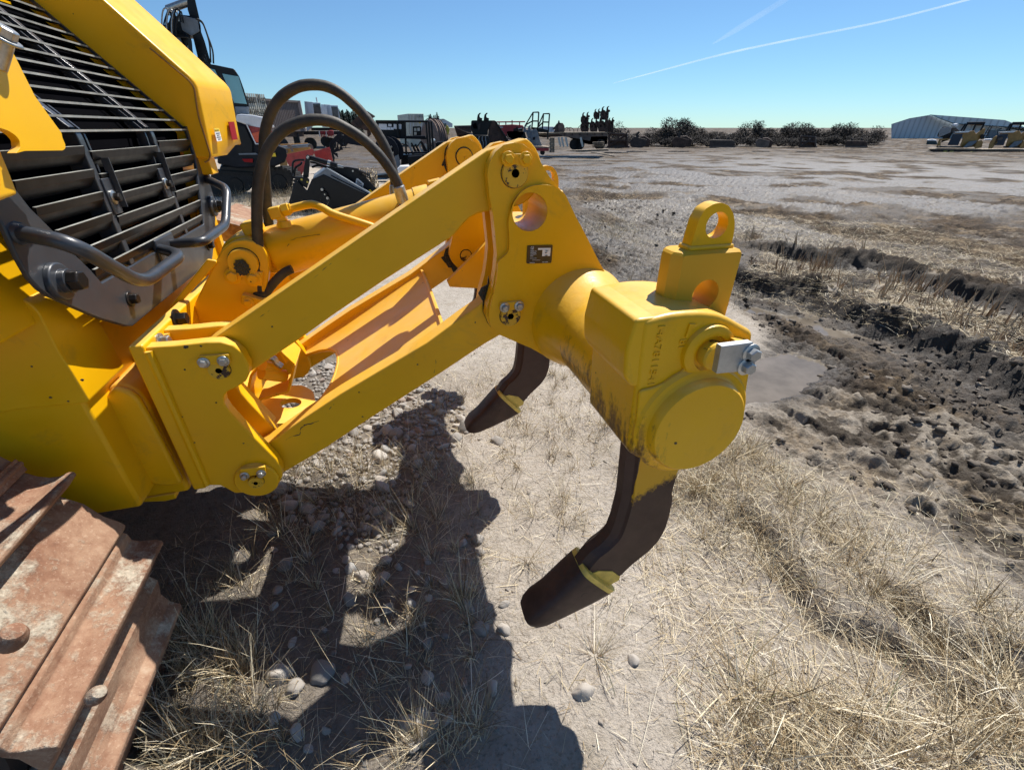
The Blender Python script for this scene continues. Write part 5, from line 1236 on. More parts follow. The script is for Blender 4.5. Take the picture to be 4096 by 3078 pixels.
# --- black brush cutter lying in the grass
D = 10.6; MU = thing('brush_cutter', 'black boxy brush cutter attachment with slotted top lying in dry grass behind the lift cylinder', 'attachment', foot('Q', (450,900), D))
A_ = part('side_housing', 'Q', [(-20,860),(22,745),(88,520),(112,508),(232,628),(288,494),(428,436),(968,690),(885,748),(800,840),(560,920),(0,960)], D, .10, M['black'], MU, .012)
part('top_deck', 'Q', [(298,482),(465,362),(486,372),(990,662),(968,692),(428,438),(300,492)], D+.02, 1.1, M['steelblue'], MU, .008)
for i in range(12):
    t = i/11; x, y = 540+390*t, 462+196*t; bm = NB(); boxF(bm, onD('Q', (x, y), D+.0), RT*.87-Z3*.49, HF, RT*.49+Z3*.87, .050, .012, .006); obj('deck_slot', bm, M['dark'], MU)
pb = part('rear_plate', 'Q', [(470,366),(700,345),(832,366),(1062,618),(1000,664),(840,575),(640,462)], D+.35, .06, M['black'], MU, .008)
disc('bolt', 'Q', (770,396), (780,396), D+.32, .03, M['zinc'], pb)
lg_ = part('logo', 'Q', [(812,486),(830,482),(900,545),(890,585),(800,545)], D+.338, .013, M['sticker'], pb)
for a_, b_ in (((822,505),(836,540)),((836,510),(852,548)),((852,520),(866,556)),((866,536),(884,570)),((818,535),(880,578))): rods('logo_stroke', 'Q', [[a_, b_]], D, .006, M['ink'], pb, 5, .335)
part('sticker', 'Q', [(960,618),(975,612),(1000,640),(985,655),(965,648)], D+.33, .01, M['sticker_y'], pb)
part('lift_arm', 'Q', [(180,470),(190,380),(220,215),(240,203),(264,212),(262,330),(250,470)], D+.15, .05, M['black'], MU, .006)
disc('pin', 'Q', (235,235), (250,235), D+.11, .05, M['zinc'], MU)
rods('ram', 'Q', [[(270,240),(590,332)]], D, .050, M['black'], MU, 14, .22); rods('ram_rod', 'Q', [[(560,322),(660,348)]], D, .028, M['zinc'], MU, 10, .22); rods('ram_collar', 'Q', [[(478,296),(512,306)]], D, .055, M['zinc'], MU, 14, .22)
part('hinge_plate', 'Q', [(88,462),(235,470),(262,500),(230,600),(160,560),(90,500)], D+.05, .06, M['black'], MU, .005)
for c in ((165,496),(234,526)): disc('bolt', 'Q', c, (c[0]+12, c[1]), D+.03, .04, M['yfar'], MU)
part('bearing', 'Q', [(400,610),(418,600),(480,690),(485,720),(462,728),(400,640)], D-.03, .04, M['dark'], MU, .004)
disc('hub', 'Q', (438,672), (470,672), D-.05, .04, M['black'], MU); disc('hub_cap', 'Q', (438,672), (447,672), D-.06, .03, M['zinc'], MU)
for c in ((405,614),(470,716)): disc('bolt', 'Q', c, (c[0]+16, c[1]), D-.06, .04, M['zinc'], MU)
sp = [onD('Q', (838+8.2*i*.5+0, 402+3.2*i*.5), D+.3)+(RT*math.cos(i*1.3)*0+Z3*.055*math.sin(i*1.26)+HF*.055*math.cos(i*1.26)) for i in range(34)]
bm = NB(); tube(bm, sp, .012, 6); obj('spring', bm, M['black'], MU)
rods('hose', 'Q', [spline([(60,420),(66,300),(120,268),(200,266)], 6), spline([(80,450),(95,360),(150,320),(170,290)], 6), spline([(270,290),(330,300),(420,330),(480,350)], 6), spline([(290,350),(360,330),(470,350),(560,350)], 6)], D, .022, M['black'], MU, 8, .3)
random.seed(11)
TW = NB()
for i in range(34):
    p0 = (980+random.uniform(-40,90), 600+random.uniform(-30,10)); p1 = (p0[0]-random.uniform(-10,90), p0[1]-random.uniform(60,160)); p2 = (p1[0]-random.uniform(-30,110), p1[1]-random.uniform(20,140))
    tube(TW, [onD('Q', p, D+.9+.6*random.random()) for p in spline([p0, p1, p2], 4)], [.012-.0007*k for k in range(9)], 5)
tag(obj('twig_pile', TW, M['twig']), 'tangle of dry pale twigs sticking up behind the black brush cutter', 'twigs', kind='stuff')

# --- large dark curved plate attachment
D = 16.5; BP = thing('mower_deck', 'large dark curved steel deck with lattice cut-outs standing on edge behind the hoses', 'attachment', foot('R', (1300,1000), D))
holes = [[(925,640),(945,600),(965,610),(958,660),(935,690)], [(985,600),(1010,560),(1022,590),(1000,640),(985,690),(975,650)], [(1030,570),(1052,580),(1046,640),(1028,620)], [(1010,505),(1040,510),(1036,535),(1015,530)], [(1015,660),(1060,620),(1062,670),(1030,690)], [(922,730),(965,725),(975,775),(935,775)]]
part('deck_plate', 'R', [(875,622),(935,545),(1005,488),(1090,478),(1200,500),(1300,560),(1420,680),(1500,790),(1570,930),(1600,1040),(1560,1080),(1000,1080),(930,860)], D, .18, M['navy'], BP, .012, holes)
part('foot_skid', 'Q', [(1020,450),(1215,430),(1215,478),(1040,478)], D+.2, .6, M['black'], BP, .01)
D2 = 18.5; RE = thing('hose_reel', 'pair of black round steel discs with hub beside the tall black rack', 'attachment', foot('R', (1600,900), D2))
disc('flange', 'R', (1510,690), (1640,690), D2, .05, M['navy'], RE, 36); disc('flange', 'R', (1565,690), (1695,690), D2+.35, .05, M['navy'], RE, 36); disc('drum', 'R', (1540,690), (1590,690), D2+.06, .3, M['black'], RE)
disc('hub', 'R', (1548,690), (1575,690), D2-.05, .1, M['dark'], RE)
for c in ((1562,656),(1578,722)): disc('bolt', 'R', c, (c[0]+10, c[1]), D2-.03, .05, M['zinc'], RE)
part('stand', 'R', [(1600,760),(1640,745),(1668,850),(1620,920),(1590,890)], D2-.02, .3, M['steelblue'], RE, .01)
# --- black rack with notices
D = 19.5; RK = thing('equipment_rack', 'tall black tubular rack with white papers taped to its dark panel', 'rack', foot('R', (1750,830), D))
part('panel', 'R', [(1388,378),(1710,382),(1722,545),(1640,552),(1475,550),(1400,420)], D+.05, .05, M['black'], RK)
for x0, y0, x1, y1 in ((1424,402,1514,466),(1528,402,1566,430),(1516,438,1552,467),(1555,440,1588,468),(1588,404,1622,458),(1632,404,1674,458)): part('paper', 'R', [(x0,y0),(x1,y0+3),(x1,y1+3),(x0,y1)], D+.035, .012, M['paper'], RK)
rods('rail', 'R', [[(1390,373),(1968,376)], [(1475,550),(1950,562)], [(1722,545),(1940,545)], [(1690,722),(1995,722)]], D, .035, M['black'], RK)
for x0, x1, y in ((1628,1645,560),(1712,1728,740),(1945,1975,740),(1978,2000,740),(2006,2030,720)): rods('post', 'R', [[(x0,375),(x1,y)]], D, .038, M['black'], RK)
part('base', 'R', [(1670,745),(1990,735),(1990,800),(1670,860)], D, .9, M['black'], RK, .02)
part('tool_box', 'R', [(1745,765),(1905,755),(1908,900),(1760,910)], D-.5, .5, M['black'], RK, .02)
for i in range(10):
    x, y = 1730+i*22, 600+(i*53) % 90; part('strut', 'R', [(x,y),(x+18,y-8),(x+75,y+95),(x+55,y+110)], D+.2+.05*i, .05, M['black'] if i % 3 else M['zinc_flat'], RK)
rods('cable', 'R', [spline([(1680,620),(1720,640),(1740,720),(1800,760)], 6), spline([(1860,640),(1900,600),(1960,700),(2010,640)], 6)], D, .02, M['black'], RK, 6, .3)
disc('cylinder_end', 'R', (2010,590), (2030,590), D, .5, M['zinc'], RK); part('motor', 'R', [(2050,610),(2140,595),(2150,640),(2060,680)], D+.4, .4, M['black'], RK, .02)
part('seat_cage', 'R', [(1800,432),(1880,428),(1896,440),(1892,540),(1800,540)], D+1.2, .08, M['black'], RK, .01, [[(1815,450),(1840,448),(1842,480),(1815,482)], [(1850,448),(1878,446),(1880,480),(1852,482)], [(1815,492),(1842,492),(1842,525),(1815,525)]])
part('tarp', 'Q', [(1290,385),(1330,340),(1440,335),(1450,380),(1330,440)], 15.0, .5, M['sticker'], tag(thing('sandbag', 'white crumpled sack lying behind the far upper ripper link', 'sack', foot('Q', (1370,480), 15.0))) , .03)
# --- red plates and tan frame
D = 20; RP = thing('blade_plate', 'long red steel blade plate standing on edge with faint pen marks', 'blade', foot('R', (560,1000), D))
part('plate', 'R', [(374,745),(640,690),(690,679),(720,720),(650,800),(560,1000),(480,980)], D, .06, M['red'], RP, .006)
RP2 = thing('blade_plate', 'shorter bright red plate leaning just right of the marked red one', 'blade', foot('R', (820,960), D+1))
part('plate', 'R', [(704,708),(882,658),(922,832),(800,900),(740,820)], D+1, .06, M['red'], RP2, .006)
D = 23; TB = thing('bucket_frame', 'tan attachment frame with grey hooked bar behind the red plates', 'attachment', foot('R', (500,860), D))
part('body', 'R', [(315,665),(640,640),(690,690),(690,720),(400,760),(430,960),(340,960)], D, .7, M['tan'], TB, .02); part('upper_beam', 'R', [(330,630),(640,615),(645,640),(335,655)], D+.2, .3, M['tan'], TB, .01)
rods('bar', 'R', [[(300,668),(660,640)]], D, .07, M['steelblue'], TB, 10, -.15)
for x in (440, 668): part('hook', 'R', [(x-30,640),(x-5,625),(x+20,640),(x+45,705),(x+20,715),(x,660),(x-20,660)], D-.3, .12, M['bronze'], TB, .01)
part('flank_plate', 'R', [(390,690),(420,690),(420,720),(400,730)], D-.05, .05, M['bronze'], TB)

# --- containers and trailers along the back of the yard
def boxprism(name, a, b, depth, z0, z1, mat, parent, bev=.02):
    a, b = np.array(a), np.array(b); e_ = (b-a)/np.linalg.norm(b-a); n_ = np.array([-e_[1], e_[0], 0]); n_ = n_ if n_ @ HF > 0 else -n_
    bm = NB(); prismZ(bm, [tuple(p[:2]) for p in (a, b, b+n_*depth, a+n_*depth)], z0, z1); return obj(name, bm, mat, parent, bevel=bev), e_, n_
D1 = 39.; b_ = onD('R', (600,485), D1); a_ = onD('R', (-330,478), 32.5); zt = onD('R', (575,146), D1)[2]; zb = b_[2]
CT = thing('shipping_container', 'long faded brown container with dark lettering on a trailer behind the excavator', 'container', (b_[0], b_[1], 0))
bx_, e_, n_ = boxprism('shell', a_*[1,1,0], b_*[1,1,0], 2.45, zb, zt, M['brownbox'], CT)
L_ = np.linalg.norm((b_-a_)[:2]); bm = NB(); N_ = 46
pr = [(L_*i/N_, 0 if i % 2 == 0 else .0) for i in range(N_+1)]
for i in range(N_):
    s0, s1 = L_*(i+.15)/N_, L_*(i+.62)/N_
    p = [a_*[1,1,0]+e_*s-n_*.03 for s in (s0, s1)]; q_ = [v-n_*-.035 for v in p]
    prismZ(bm, [tuple(v[:2]) for v in (p[0], p[1], q_[1], q_[0])], zb+.15, zt-.15)
rb_ = obj('corrugation', bm, M['brownbox'], CT)
for zz in (zb, zt-.14): bm = NB(); bar(bm, a_*[1,1,0]-n_*.05+Z3*(zz+.07), b_*[1,1,0]-n_*.05+Z3*(zz+.07), .1, .14); obj('side_rail', bm, M['brownbox'], CT)
bm = NB(); bar(bm, b_*[1,1,0]-n_*.06+Z3*zb, b_*[1,1,0]-n_*.06+Z3*zt, .2, .2, (1,0,0)); obj('corner_post', bm, simple('pale_post', (.42,.33,.29), .7), CT)
to = onD('R', (-95,188), 35.3)-n_*.12; 
def onc(p): d = ray(*pix('R', p)); o0 = a_*[1,1,0]-n_*.12; return CAM+d*((o0-CAM) @ n_)/(d @ n_)
t0, t1 = onc((-105,192)), onc((188,205)); tl = np.linalg.norm((t1-t0)[:2])
bm = NB()
for i in range(13):
    u = t0+e_*(tl*(i+.15)/13)*1.0; boxF(bm, u+e_*tl*.03+Z3*.05+n_*.02, e_, Z3, n_, tl*.026, .62, .012)
obj('patch', bm, M['cream'], CT)
text('lettering', 'Container West', .8, t0-n_*.02-Z3*.0+Z3*.12, e_, Z3, M['ink'], CT, ext=.004, fit=tl)
text('lettering', '1-888-266-2624', .42, t0-n_*.02-Z3*.48, e_, Z3, M['ink'], CT, ext=.004, fit=tl*.96)
bm = NB(); bar(bm, a_*[1,1,0]+n_*1.2+Z3*(zb-.2), b_*[1,1,0]+n_*1.2+Z3*(zb-.2), 2.2, .3); obj('chassis', bm, M['rustdark'], CT)
for s in (.62,.70,.2,.28): 
    c = a_*[1,1,0]+e_*L_*s+Z3*.5+n_*.1; bm = NB(); lathe(bm, c, n_, [(.4,0),(.5,.05),(.5,.5),(.4,.55)], 24); obj('wheel', bm, M['tyre'], CT)
bm = NB(); c = b_*[1,1,0]+n_*.3-e_*.6; box(bm, (c[0]-.2,c[1]-.2,0),(c[0]+.2,c[1]+.2,zb-.1)); obj('landing_leg', bm, M['black'], CT, bevel=.02)
def office(win, side, face, window, D, label, th=6):
    f = thing('office_trailer', label, 'trailer', foot(win, side[-1], D)); lo = [(p[0], p[1]) for p in side]
    part('side_wall', win, side, D+.02, th, M['shedwall'], f, .03); fr_ = part('front_frame', win, face, D-.1, .5, M['white'], f, .02); part('window', win, window, D-.16, .08, M['winglass'], fr_)
    bm = NB(); c = foot(win, side[-1], D); p = onD(win, side[-1], D); bar(bm, V((p[0]-1, p[1]+.6, p[2]-.15)), V((p[0]+3, p[1]+.6, p[2]-.15)), 1.8, .25); obj('chassis', bm, M['black'], f)
    for k in (0, 1.6): bm = NB(); lathe(bm, V((p[0]+k, p[1]+.3, .45)), HF, [(.45,0),(.45,.4)], 20); obj('wheel', bm, M['tyre'], f)
    return f
f = office('R', [(600,152),(700,160),(720,410),(640,480),(628,480)], [(686,165),(778,168),(802,330),(700,330)], [(696,182),(772,180),(788,308),(712,304)], 43, 'white office trailer with dark end window right beside the brown container')
rods('mast', 'R', [[(732,110),(744,165)]], 43, .05, M['white'], f)
f = office('R', [(785,186),(890,190),(910,440),(800,440)], [(880,196),(970,198),(998,345),(905,340)], [(898,212),(966,214),(980,332),(916,326)], 50, 'white office trailer with dark end window standing farther right with a pale door')
part('door', 'R', [(795,205),(850,208),(862,320),(802,310)], 49.9, .08, M['white'], f)
ri = thing('farm_implement', 'small red farm implement parked under the white trailers', 'machine', foot('R', (850,560), 42))
for i in range(9): part('frame_bar', 'R', [(760+i*19,480+(i*31)%30),(772+i*19,478),(778+i*19,545),(766+i*19,548)], 42+.1*i, .15, M['redfar'] if i % 4 else M['white'], ri)
part('hood', 'R', [(866,474),(920,474),(930,530),(872,535)], 41.8, .8, M['redfar'], ri, .05)
D = 54; p0, p1, p2 = onD('R', (1745,290), D), onD('R', (1920,300), D), onD('R', (1628,306), D+6)
CC = thing('shipping_container', 'cream container with double doors standing behind the black rack', 'container', (p0[0], p0[1], 0))
bm = NB(); q0, q1, q2 = p0*[1,1,0], p1*[1,1,0], p2*[1,1,0]; q3 = q1+q2-q0; prismZ(bm, [tuple(v[:2]) for v in (q0, q1, q3, q2)], 0, p0[2]); obj('shell', bm, M['cream'], CC, bevel=.03)
part('door', 'R', [(1752,303),(1828,306),(1832,520),(1758,520)], D-.06, .05, M['cream'], CC, .01); part('door', 'R', [(1836,306),(1914,308),(1914,520),(1838,520)], D-.06, .05, M['cream'], CC, .01)
rods('lock_rod', 'R', [[(x,308),(x+4,510)] for x in (1772,1806,1856,1892)], D, .03, M['white'], CC, 6, -.1); part('placard', 'R', [(1868,383),(1896,384),(1896,394),(1868,393)], D-.1, .03, M['sticker_y'], CC)
text('lettering', 'CXRU 117580', .28, onD('R', (1848,332), D)-HF*.08, RT, Z3, M['ink'], CC, ext=.003, fit=1.5)
D = 150; SH = thing('barn', 'white barn with brown doors on the horizon beside distant spruces', 'building', foot('R', (2110,430), D))
part('gable_wall', 'R', [(2020,440),(2020,385),(2146,348),(2240,400),(2240,440)], D, 12, M['white'], SH); part('roof', 'R', [(1950,358),(2145,346),(2030,388),(1960,372)], D-.5, 10, M['shedroof'], SH)
for x in (2042, 2092): part('door', 'R', [(x,384),(x+14,382),(x+14,440),(x,440)], D-.4, .3, M['rustdark'], SH)
part('window', 'R', [(2110,400),(2170,398),(2172,430),(2112,432)], D-.4, .3, M['winglass'], SH)
# --- spruces
def spruce_mesh(h, seed, dens=1.0):
    rs = np.random.default_rng(seed); bm = NB(); tr = NB(); cyl(tr, (0,0,0), (0,0,h), h*.018, h*.003, 7)
    for k in range(int(420*dens)):
        t = rs.uniform(.08, 1)**.85; z = h*t; r = (1-t)*h*.17*rs.uniform(.25, 1.1)+h*.004; a = rs.uniform(0, 2*PI)
        c = Vector((r*math.cos(a), r*math.sin(a), z)); s = h*.035*rs.uniform(.6, 1.5); u = Vector((math.cos(a), math.sin(a), rs.uniform(-.7, .1))).normalized(); w_ = u.cross(Vector((0,0,1))).normalized()
        v = [bm.verts.new(c-w_*s*.5), bm.verts.new(c+u*s*1.7), bm.verts.new(c+w_*s*.5), bm.verts.new(c-u*s+Vector((0,0,s*.5)))]; bm.faces.new(v)
    return bm, tr
spm = []
for i in range(5):
    b1, b2 = spruce_mesh(1.0, i); m1, m2 = bpy.data.meshes.new('crown'), bpy.data.meshes.new('trunk'); b1.to_mesh(m1); b2.to_mesh(m2); b1.free(); b2.free(); m1.materials.append(M['needle']); m2.materials.append(M['bark']); spm.append((m1, m2))
def spruce(win, p, D, top, i, label, group):
    f = foot(win, p, D); h = onD(win, (p[0], top), D)[2]; t = thing('spruce_tree', label, 'tree', f, group); t.scale = (h*1.15, h*1.15, h)
    for m_, n_ in zip(spm[i % 5], ('crown', 'trunk')): o = bpy.data.objects.new(n_, m_); COL.objects.link(o); o.parent = t
for i, (x, tp) in enumerate([(998,262),(1012,240),(1026,275),(1040,258),(1054,252),(1070,285),(1084,272),(1100,246),(1112,262),(1128,280),(1146,270),(1164,258),(1182,272),(1196,285),(1215,275),(1236,290)]):
    spruce('R', (x, 440), 120+(i*7) % 25, tp, i, 'dark spruce in the windbreak seen through the arch of the hoses', 'spruces behind the white trailers')
for i, (x, tp) in enumerate([(1992,305),(2006,296),(2020,325),(2040,310),(2056,306),(2078,276),(2094,318)]): spruce('R', (x, 440), 200+i*4, tp, i+2, 'distant spruce in the small clump above the white barn', 'spruces above the barn')

# --- buckets, stairs and couplers in the middle distance (window T)
def hook(t, x, y, D, s=1.0, mat='black', fl=1):
    P_ = [(-5,0),(-2,-40),(5,-75),(28,-100),(52,-98),(34,-82),(28,-60),(34,-42),(50,-36),(64,-34),(60,0)]
    return part('hook', 'T', [(x+a*s*fl, y+b*s) for a, b in P_], D, .12, M[mat], t, .01)
D = 26; t = thing('digging_bucket', 'wide brown toothed bucket lying open beside the tall black bucket', 'bucket', foot('T', (250,500), D))
part('back_plate', 'T', [(46,262),(268,256),(280,300),(262,372),(130,330)], D+.5, .06, M['bronze'], t, .01); part('side_plate', 'T', [(46,262),(62,300),(120,380),(262,376),(250,360),(150,320)], D, .06, M['rustdark'], t, .01)
part('side_plate', 'T', [(268,256),(290,270),(470,375),(440,380),(300,330)], D+1.2, .06, M['rustdark'], t, .01); part('lip', 'T', [(250,366),(470,372),(480,388),(255,384)], D-.1, .3, M['steelblue'], t, .01)
for i in range(9): part('rib', 'T', [(90+i*19,268),(98+i*19,267),(104+i*19,300),(96+i*19,300)], D+.44, .05, M['rustdark'], t)
part('floor', 'T', [(60,300),(130,330),(470,385),(480,460),(250,470),(100,420)], D+.1, 1.0, M['rustdark'], t, .02)
t = thing('engine_unit', 'black shiny attachment with hoses in front of the brown toothed bucket', 'attachment', foot('T', (380,560), 24))
part('body', 'T', [(245,380),(480,384),(496,430),(480,560),(380,580),(300,480)], 24, .6, M['black'], t, .03)
for i in range(6): rods('hose', 'T', [spline([(370+i*20,400),(362+i*22,440),(385+i*18,480),(380+i*18,540)], 4)], 24, .03, M['black'] if i % 2 else M['steelblue'], t, 6, -.1)
part('label_plate', 'T', [(362,478),(382,478),(384,508),(364,508)], 23.9, .05, M['zinc_flat'], t)
D = 25; t = thing('digging_bucket', 'tall black digging bucket standing upright with two curved hooks on top', 'bucket', foot('T', (520,560), D))
part('front_plate', 'T', [(268,205),(282,194),(490,196),(530,194),(480,330),(470,480),(330,470),(262,300)], D, .1, M['black'], t, .02); part('side_plate', 'T', [(524,196),(560,194),(582,208),(640,300),(742,450),(720,470),(600,500),(480,520),(478,400),(490,300)], D+.05, 1.1, M['rustdark'], t, .02)
part('side_edge', 'T', [(556,194),(584,206),(745,452),(722,462),(640,330)], D, .1, M['black'], t, .01); hook(t, 345, 200, D-.1); hook(t, 430, 200, D-.1)
part('lug', 'T', [(352,260),(370,232),(386,235),(380,300),(360,330)], D-.06, .06, M['oldsteel'], t); part('lug', 'T', [(280,250),(330,225),(345,300),(300,300)], D-.06, .06, M['dark'], t)
D = 45; t = thing('grain_machine', 'dark red machine with white rails on the skyline behind the buckets', 'machine', foot('T', (800,420), D))
part('body', 'T', [(600,258),(780,245),(920,255),(940,290),(880,330),(760,340),(690,395),(640,300)], D, 2.2, M['redfar'], t, .05); rods('rail', 'T', [[(590,216),(950,212)], [(620,216),(622,262)], [(705,206),(706,250)], [(785,192),(785,246)], [(880,206),(880,256)]], D, .05, M['redfar'], t)
for i in range(6): part('mark', 'T', [(618+i*9,272+i*.6),(624+i*9,272+i*.6),(624+i*9,290),(618+i*9,290)], D-.04, .03, M['white'], t)
part('wheel_guard', 'T', [(690,330),(760,330),(740,400),(690,395)], D+.2, 1, M['redfar'], t)
for (x, lab) in ((800, 'small rusty hooked lug left of the blue-grey bucket'),):
    t = thing('coupler', 'dark hooked coupler sitting on top of the small black bucket', 'coupler', foot('T', (870,340), 27)); part('plate', 'T', [(800,300),(835,290),(850,262),(862,300),(900,290),(915,270),(925,330),(800,332)], 27, .4, M['black'], t, .02)
    part('pin', 'T', [(862,300),(908,288),(912,296),(864,308)], 26.9, .1, M['zinc_flat'], t)
D = 27; t = thing('loader_bucket', 'small dark open bucket with curved lip left of the blue-grey bucket', 'bucket', foot('T', (840,560), D))
part('back_plate', 'T', [(718,338),(735,332),(930,332),(945,345),(900,420),(880,440),(800,446),(720,400)], D+.4, .06, M['dark'], t, .01); part('side_plate', 'T', [(900,400),(945,340),(966,420),(968,500),(880,505),(800,450),(860,445)], D, .08, M['black'], t, .01); part('lip', 'T', [(712,380),(720,366),(740,410),(800,440),(870,436),(870,448),(790,454),(730,430)], D-.05, .1, M['bronze'], t, .008)
part('shell', 'T', [(725,440),(800,458),(968,470),(968,560),(760,520)], D+.05, .8, M['rustdark'], t, .02)
D = 26.5; t = thing('grading_bucket', 'blue-grey bucket seen end on, leaning on a red trailer', 'bucket', foot('T', (1090,560), D))
part('end_plate', 'T', [(1030,322),(1088,302),(1104,330),(1140,460),(1168,516),(1060,522),(1020,520),(1024,420)], D, .06, M['steelblue'], t, .01); part('shell', 'T', [(960,350),(1034,318),(1026,420),(1020,515),(960,500),(985,420)], D+.05, 1.0, M['steelblue'], t, .02)
hook(t, 930, 345, D+.2, .9, 'steelblue'); hook(t, 985, 345, D+.1, .95, 'steelblue'); part('name_block', 'T', [(1046,410),(1080,402),(1076,440),(1044,444)], D-.02, .02, M['navy'], t)
for i in range(7): part('slat', 'T', [(962,420+i*13),(1016,424+i*13),(1016,430+i*13),(962,426+i*13)], D-.03, .03, M['zinc_flat'], t)
t = thing('low_trailer', 'dark red low flat trailer under the blue-grey bucket', 'trailer', foot('T', (1120,590), 26))
part('deck', 'T', [(960,522),(1150,522),(1250,530),(1250,548),(960,542)], 26, 1.4, M['timber'], t, .01); part('side_rail', 'T', [(960,542),(1250,548),(1248,585),(960,575)], 25.95, .1, M['redfar'], t)
for x in (1010,1170): disc('wheel', 'T', (x,600), (x+30,600), 26.1, .2, M['tyre'], t)
t = thing('steel_stairs', 'tall dark steel access stairs with twin handrails on the skyline', 'stairs', foot('T', (1150,430), 33))
D = 33
for s in ([(1122,92),(1050,94),(945,270)], [(1050,94),(1036,290)], [(1122,92),(1110,312)], [(1044,204),(1116,204)], [(960,250),(1040,205)], [(1258,110),(1182,112),(1100,300)], [(1182,112),(1166,308)], [(1258,110),(1240,350)], [(1176,216),(1250,218)], [(1110,285),(1178,216)]): rods('handrail', 'T', [s], D+(0 if s[0][0] < 1140 else .9), .045, M['black'], t, 6)
part('platform', 'T', [(1030,280),(1112,286),(1240,318),(1240,350),(1110,340),(1030,300)], D, .9, M['black'], t)
for i in range(5): part('tread', 'T', [(965+i*16,270-i*-14),(1035+i*14,270+i*14),(1035+i*14,276+i*14),(965+i*16,276+i*14)], D, .8, M['black'], t)
rods('leg', 'T', [[(1040,300),(1040,420)], [(1110,310),(1112,430)], [(1236,340),(1236,430)]], D, .05, M['black'], t, 6)
t = thing('box_trailer', 'pale grey box trailer far behind the stairs', 'trailer', foot('T', (1220,370), 90)); part('box', 'T', [(1126,278),(1170,270),(1318,274),(1318,345),(1126,345)], 90, 3, M['shedwall'], t, .05)
D = 34; FB = thing('flatbed_trailer', 'long rusty flatbed trailer deck carrying couplers, propped on timber cribbing', 'trailer', foot('T', (1600,570), D))
part('deck', 'T', [(1108,356),(1400,344),(1985,346),(1990,358),(1400,362),(1120,384)], D, 2.4, M['timber'], FB, .01); part('side_beam', 'T', [(1370,362),(1400,360),(1990,358),(1990,395),(1785,400),(1770,455),(1560,418),(1420,396)], D+.05, .2, M['bronze'], FB, .01)
part('gooseneck', 'T', [(1112,372),(1400,362),(1420,398),(1180,412),(1115,395)], D+.06, .3, M['rustdark'], FB, .02)
for i in range(6): part('stake_pocket', 'T', [(1440+i*95,352),(1462+i*95,352),(1458+i*95,384),(1446+i*95,384)], D-.04, .08, M['oldsteel'], FB)
part('under_frame', 'T', [(1500,410),(1990,395),(1985,500),(1760,500),(1640,470)], D+.8, .8, M['dark'], FB, .02)
for x in (1580,1640,1900): disc('wheel', 'T', (x,500), (x+62,500), D+.3, .5, M['tyre'], FB)
for x in (1360,1400,1450,1640): part('strap', 'T', [(x,410),(x+25,405),(x+48,520),(x+30,535),(x+10,470)], D-.1, .1, M['zinc_flat'], FB)
for i in range(8):
    y = 410+i*24; off = 0 if i % 2 else 18
    for x in ((1255, 1290) if i % 2 else (1262,)):
        w_ = 32 if i % 2 else 60; tag(part('timber_block', 'T', [(x,y),(x+w_,y),(x+w_,y+22),(x,y+22)], 32.5, .8, M['timber'], None, .01), 'grey timber block in the crib stack under the front of the flatbed', 'timber', 'crib blocks under the flatbed')
for i in range(4): tag(part('timber_board', 'T', [(1800,470+i*18),(1950,462+i*22),(1950,474+i*22),(1800,482+i*18)], 33+.2*i, .3, M['timber'], None, .01), 'weathered board stacked below the far end of the flatbed', 'timber', 'boards below the flatbed end')
tag(part('plank', 'T', [(1420,578),(1990,556),(2010,566),(2000,580),(1640,596)], 30, .5, M['timber'], None, .01), 'long pale plank lying on the mud in front of the flatbed', 'plank')
tag(part('plank', 'T', [(1760,600),(1800,594),(2080,640),(2080,655)], 27.5, .3, M['timber'], None, .01), 'single plank slanting on the mud right of the long pale one', 'plank')
t = thing('coupler', 'grey-brown quick coupler standing alone on the flatbed deck', 'coupler', foot('T', (1370,345), D)); D = 34.5
part('plate', 'T', [(1286,312),(1325,270),(1345,240),(1362,228),(1370,196),(1382,195),(1388,225),(1425,228),(1446,262),(1452,320),(1440,344),(1310,346),(1330,310)], D, .5, M['oldsteel'], t, .02); part('cheek', 'T', [(1370,250),(1420,235),(1445,275),(1448,340),(1370,342)], D-.06, .06, M['bronze'], t, .01)
rods('wire', 'T', [spline([(1450,300),(1480,284),(1510,300),(1515,335)], 6), spline([(1480,310),(1520,284),(1560,310),(1566,342)], 6), spline([(1610,335),(1620,290),(1650,262),(1650,300)], 6)], D, .02, M['oldsteel'], tag(thing('wire_coil', 'loops of loose wire on the flatbed between the couplers', 'wire', foot('T', (1520,345), D))), 5)
random.seed(5)
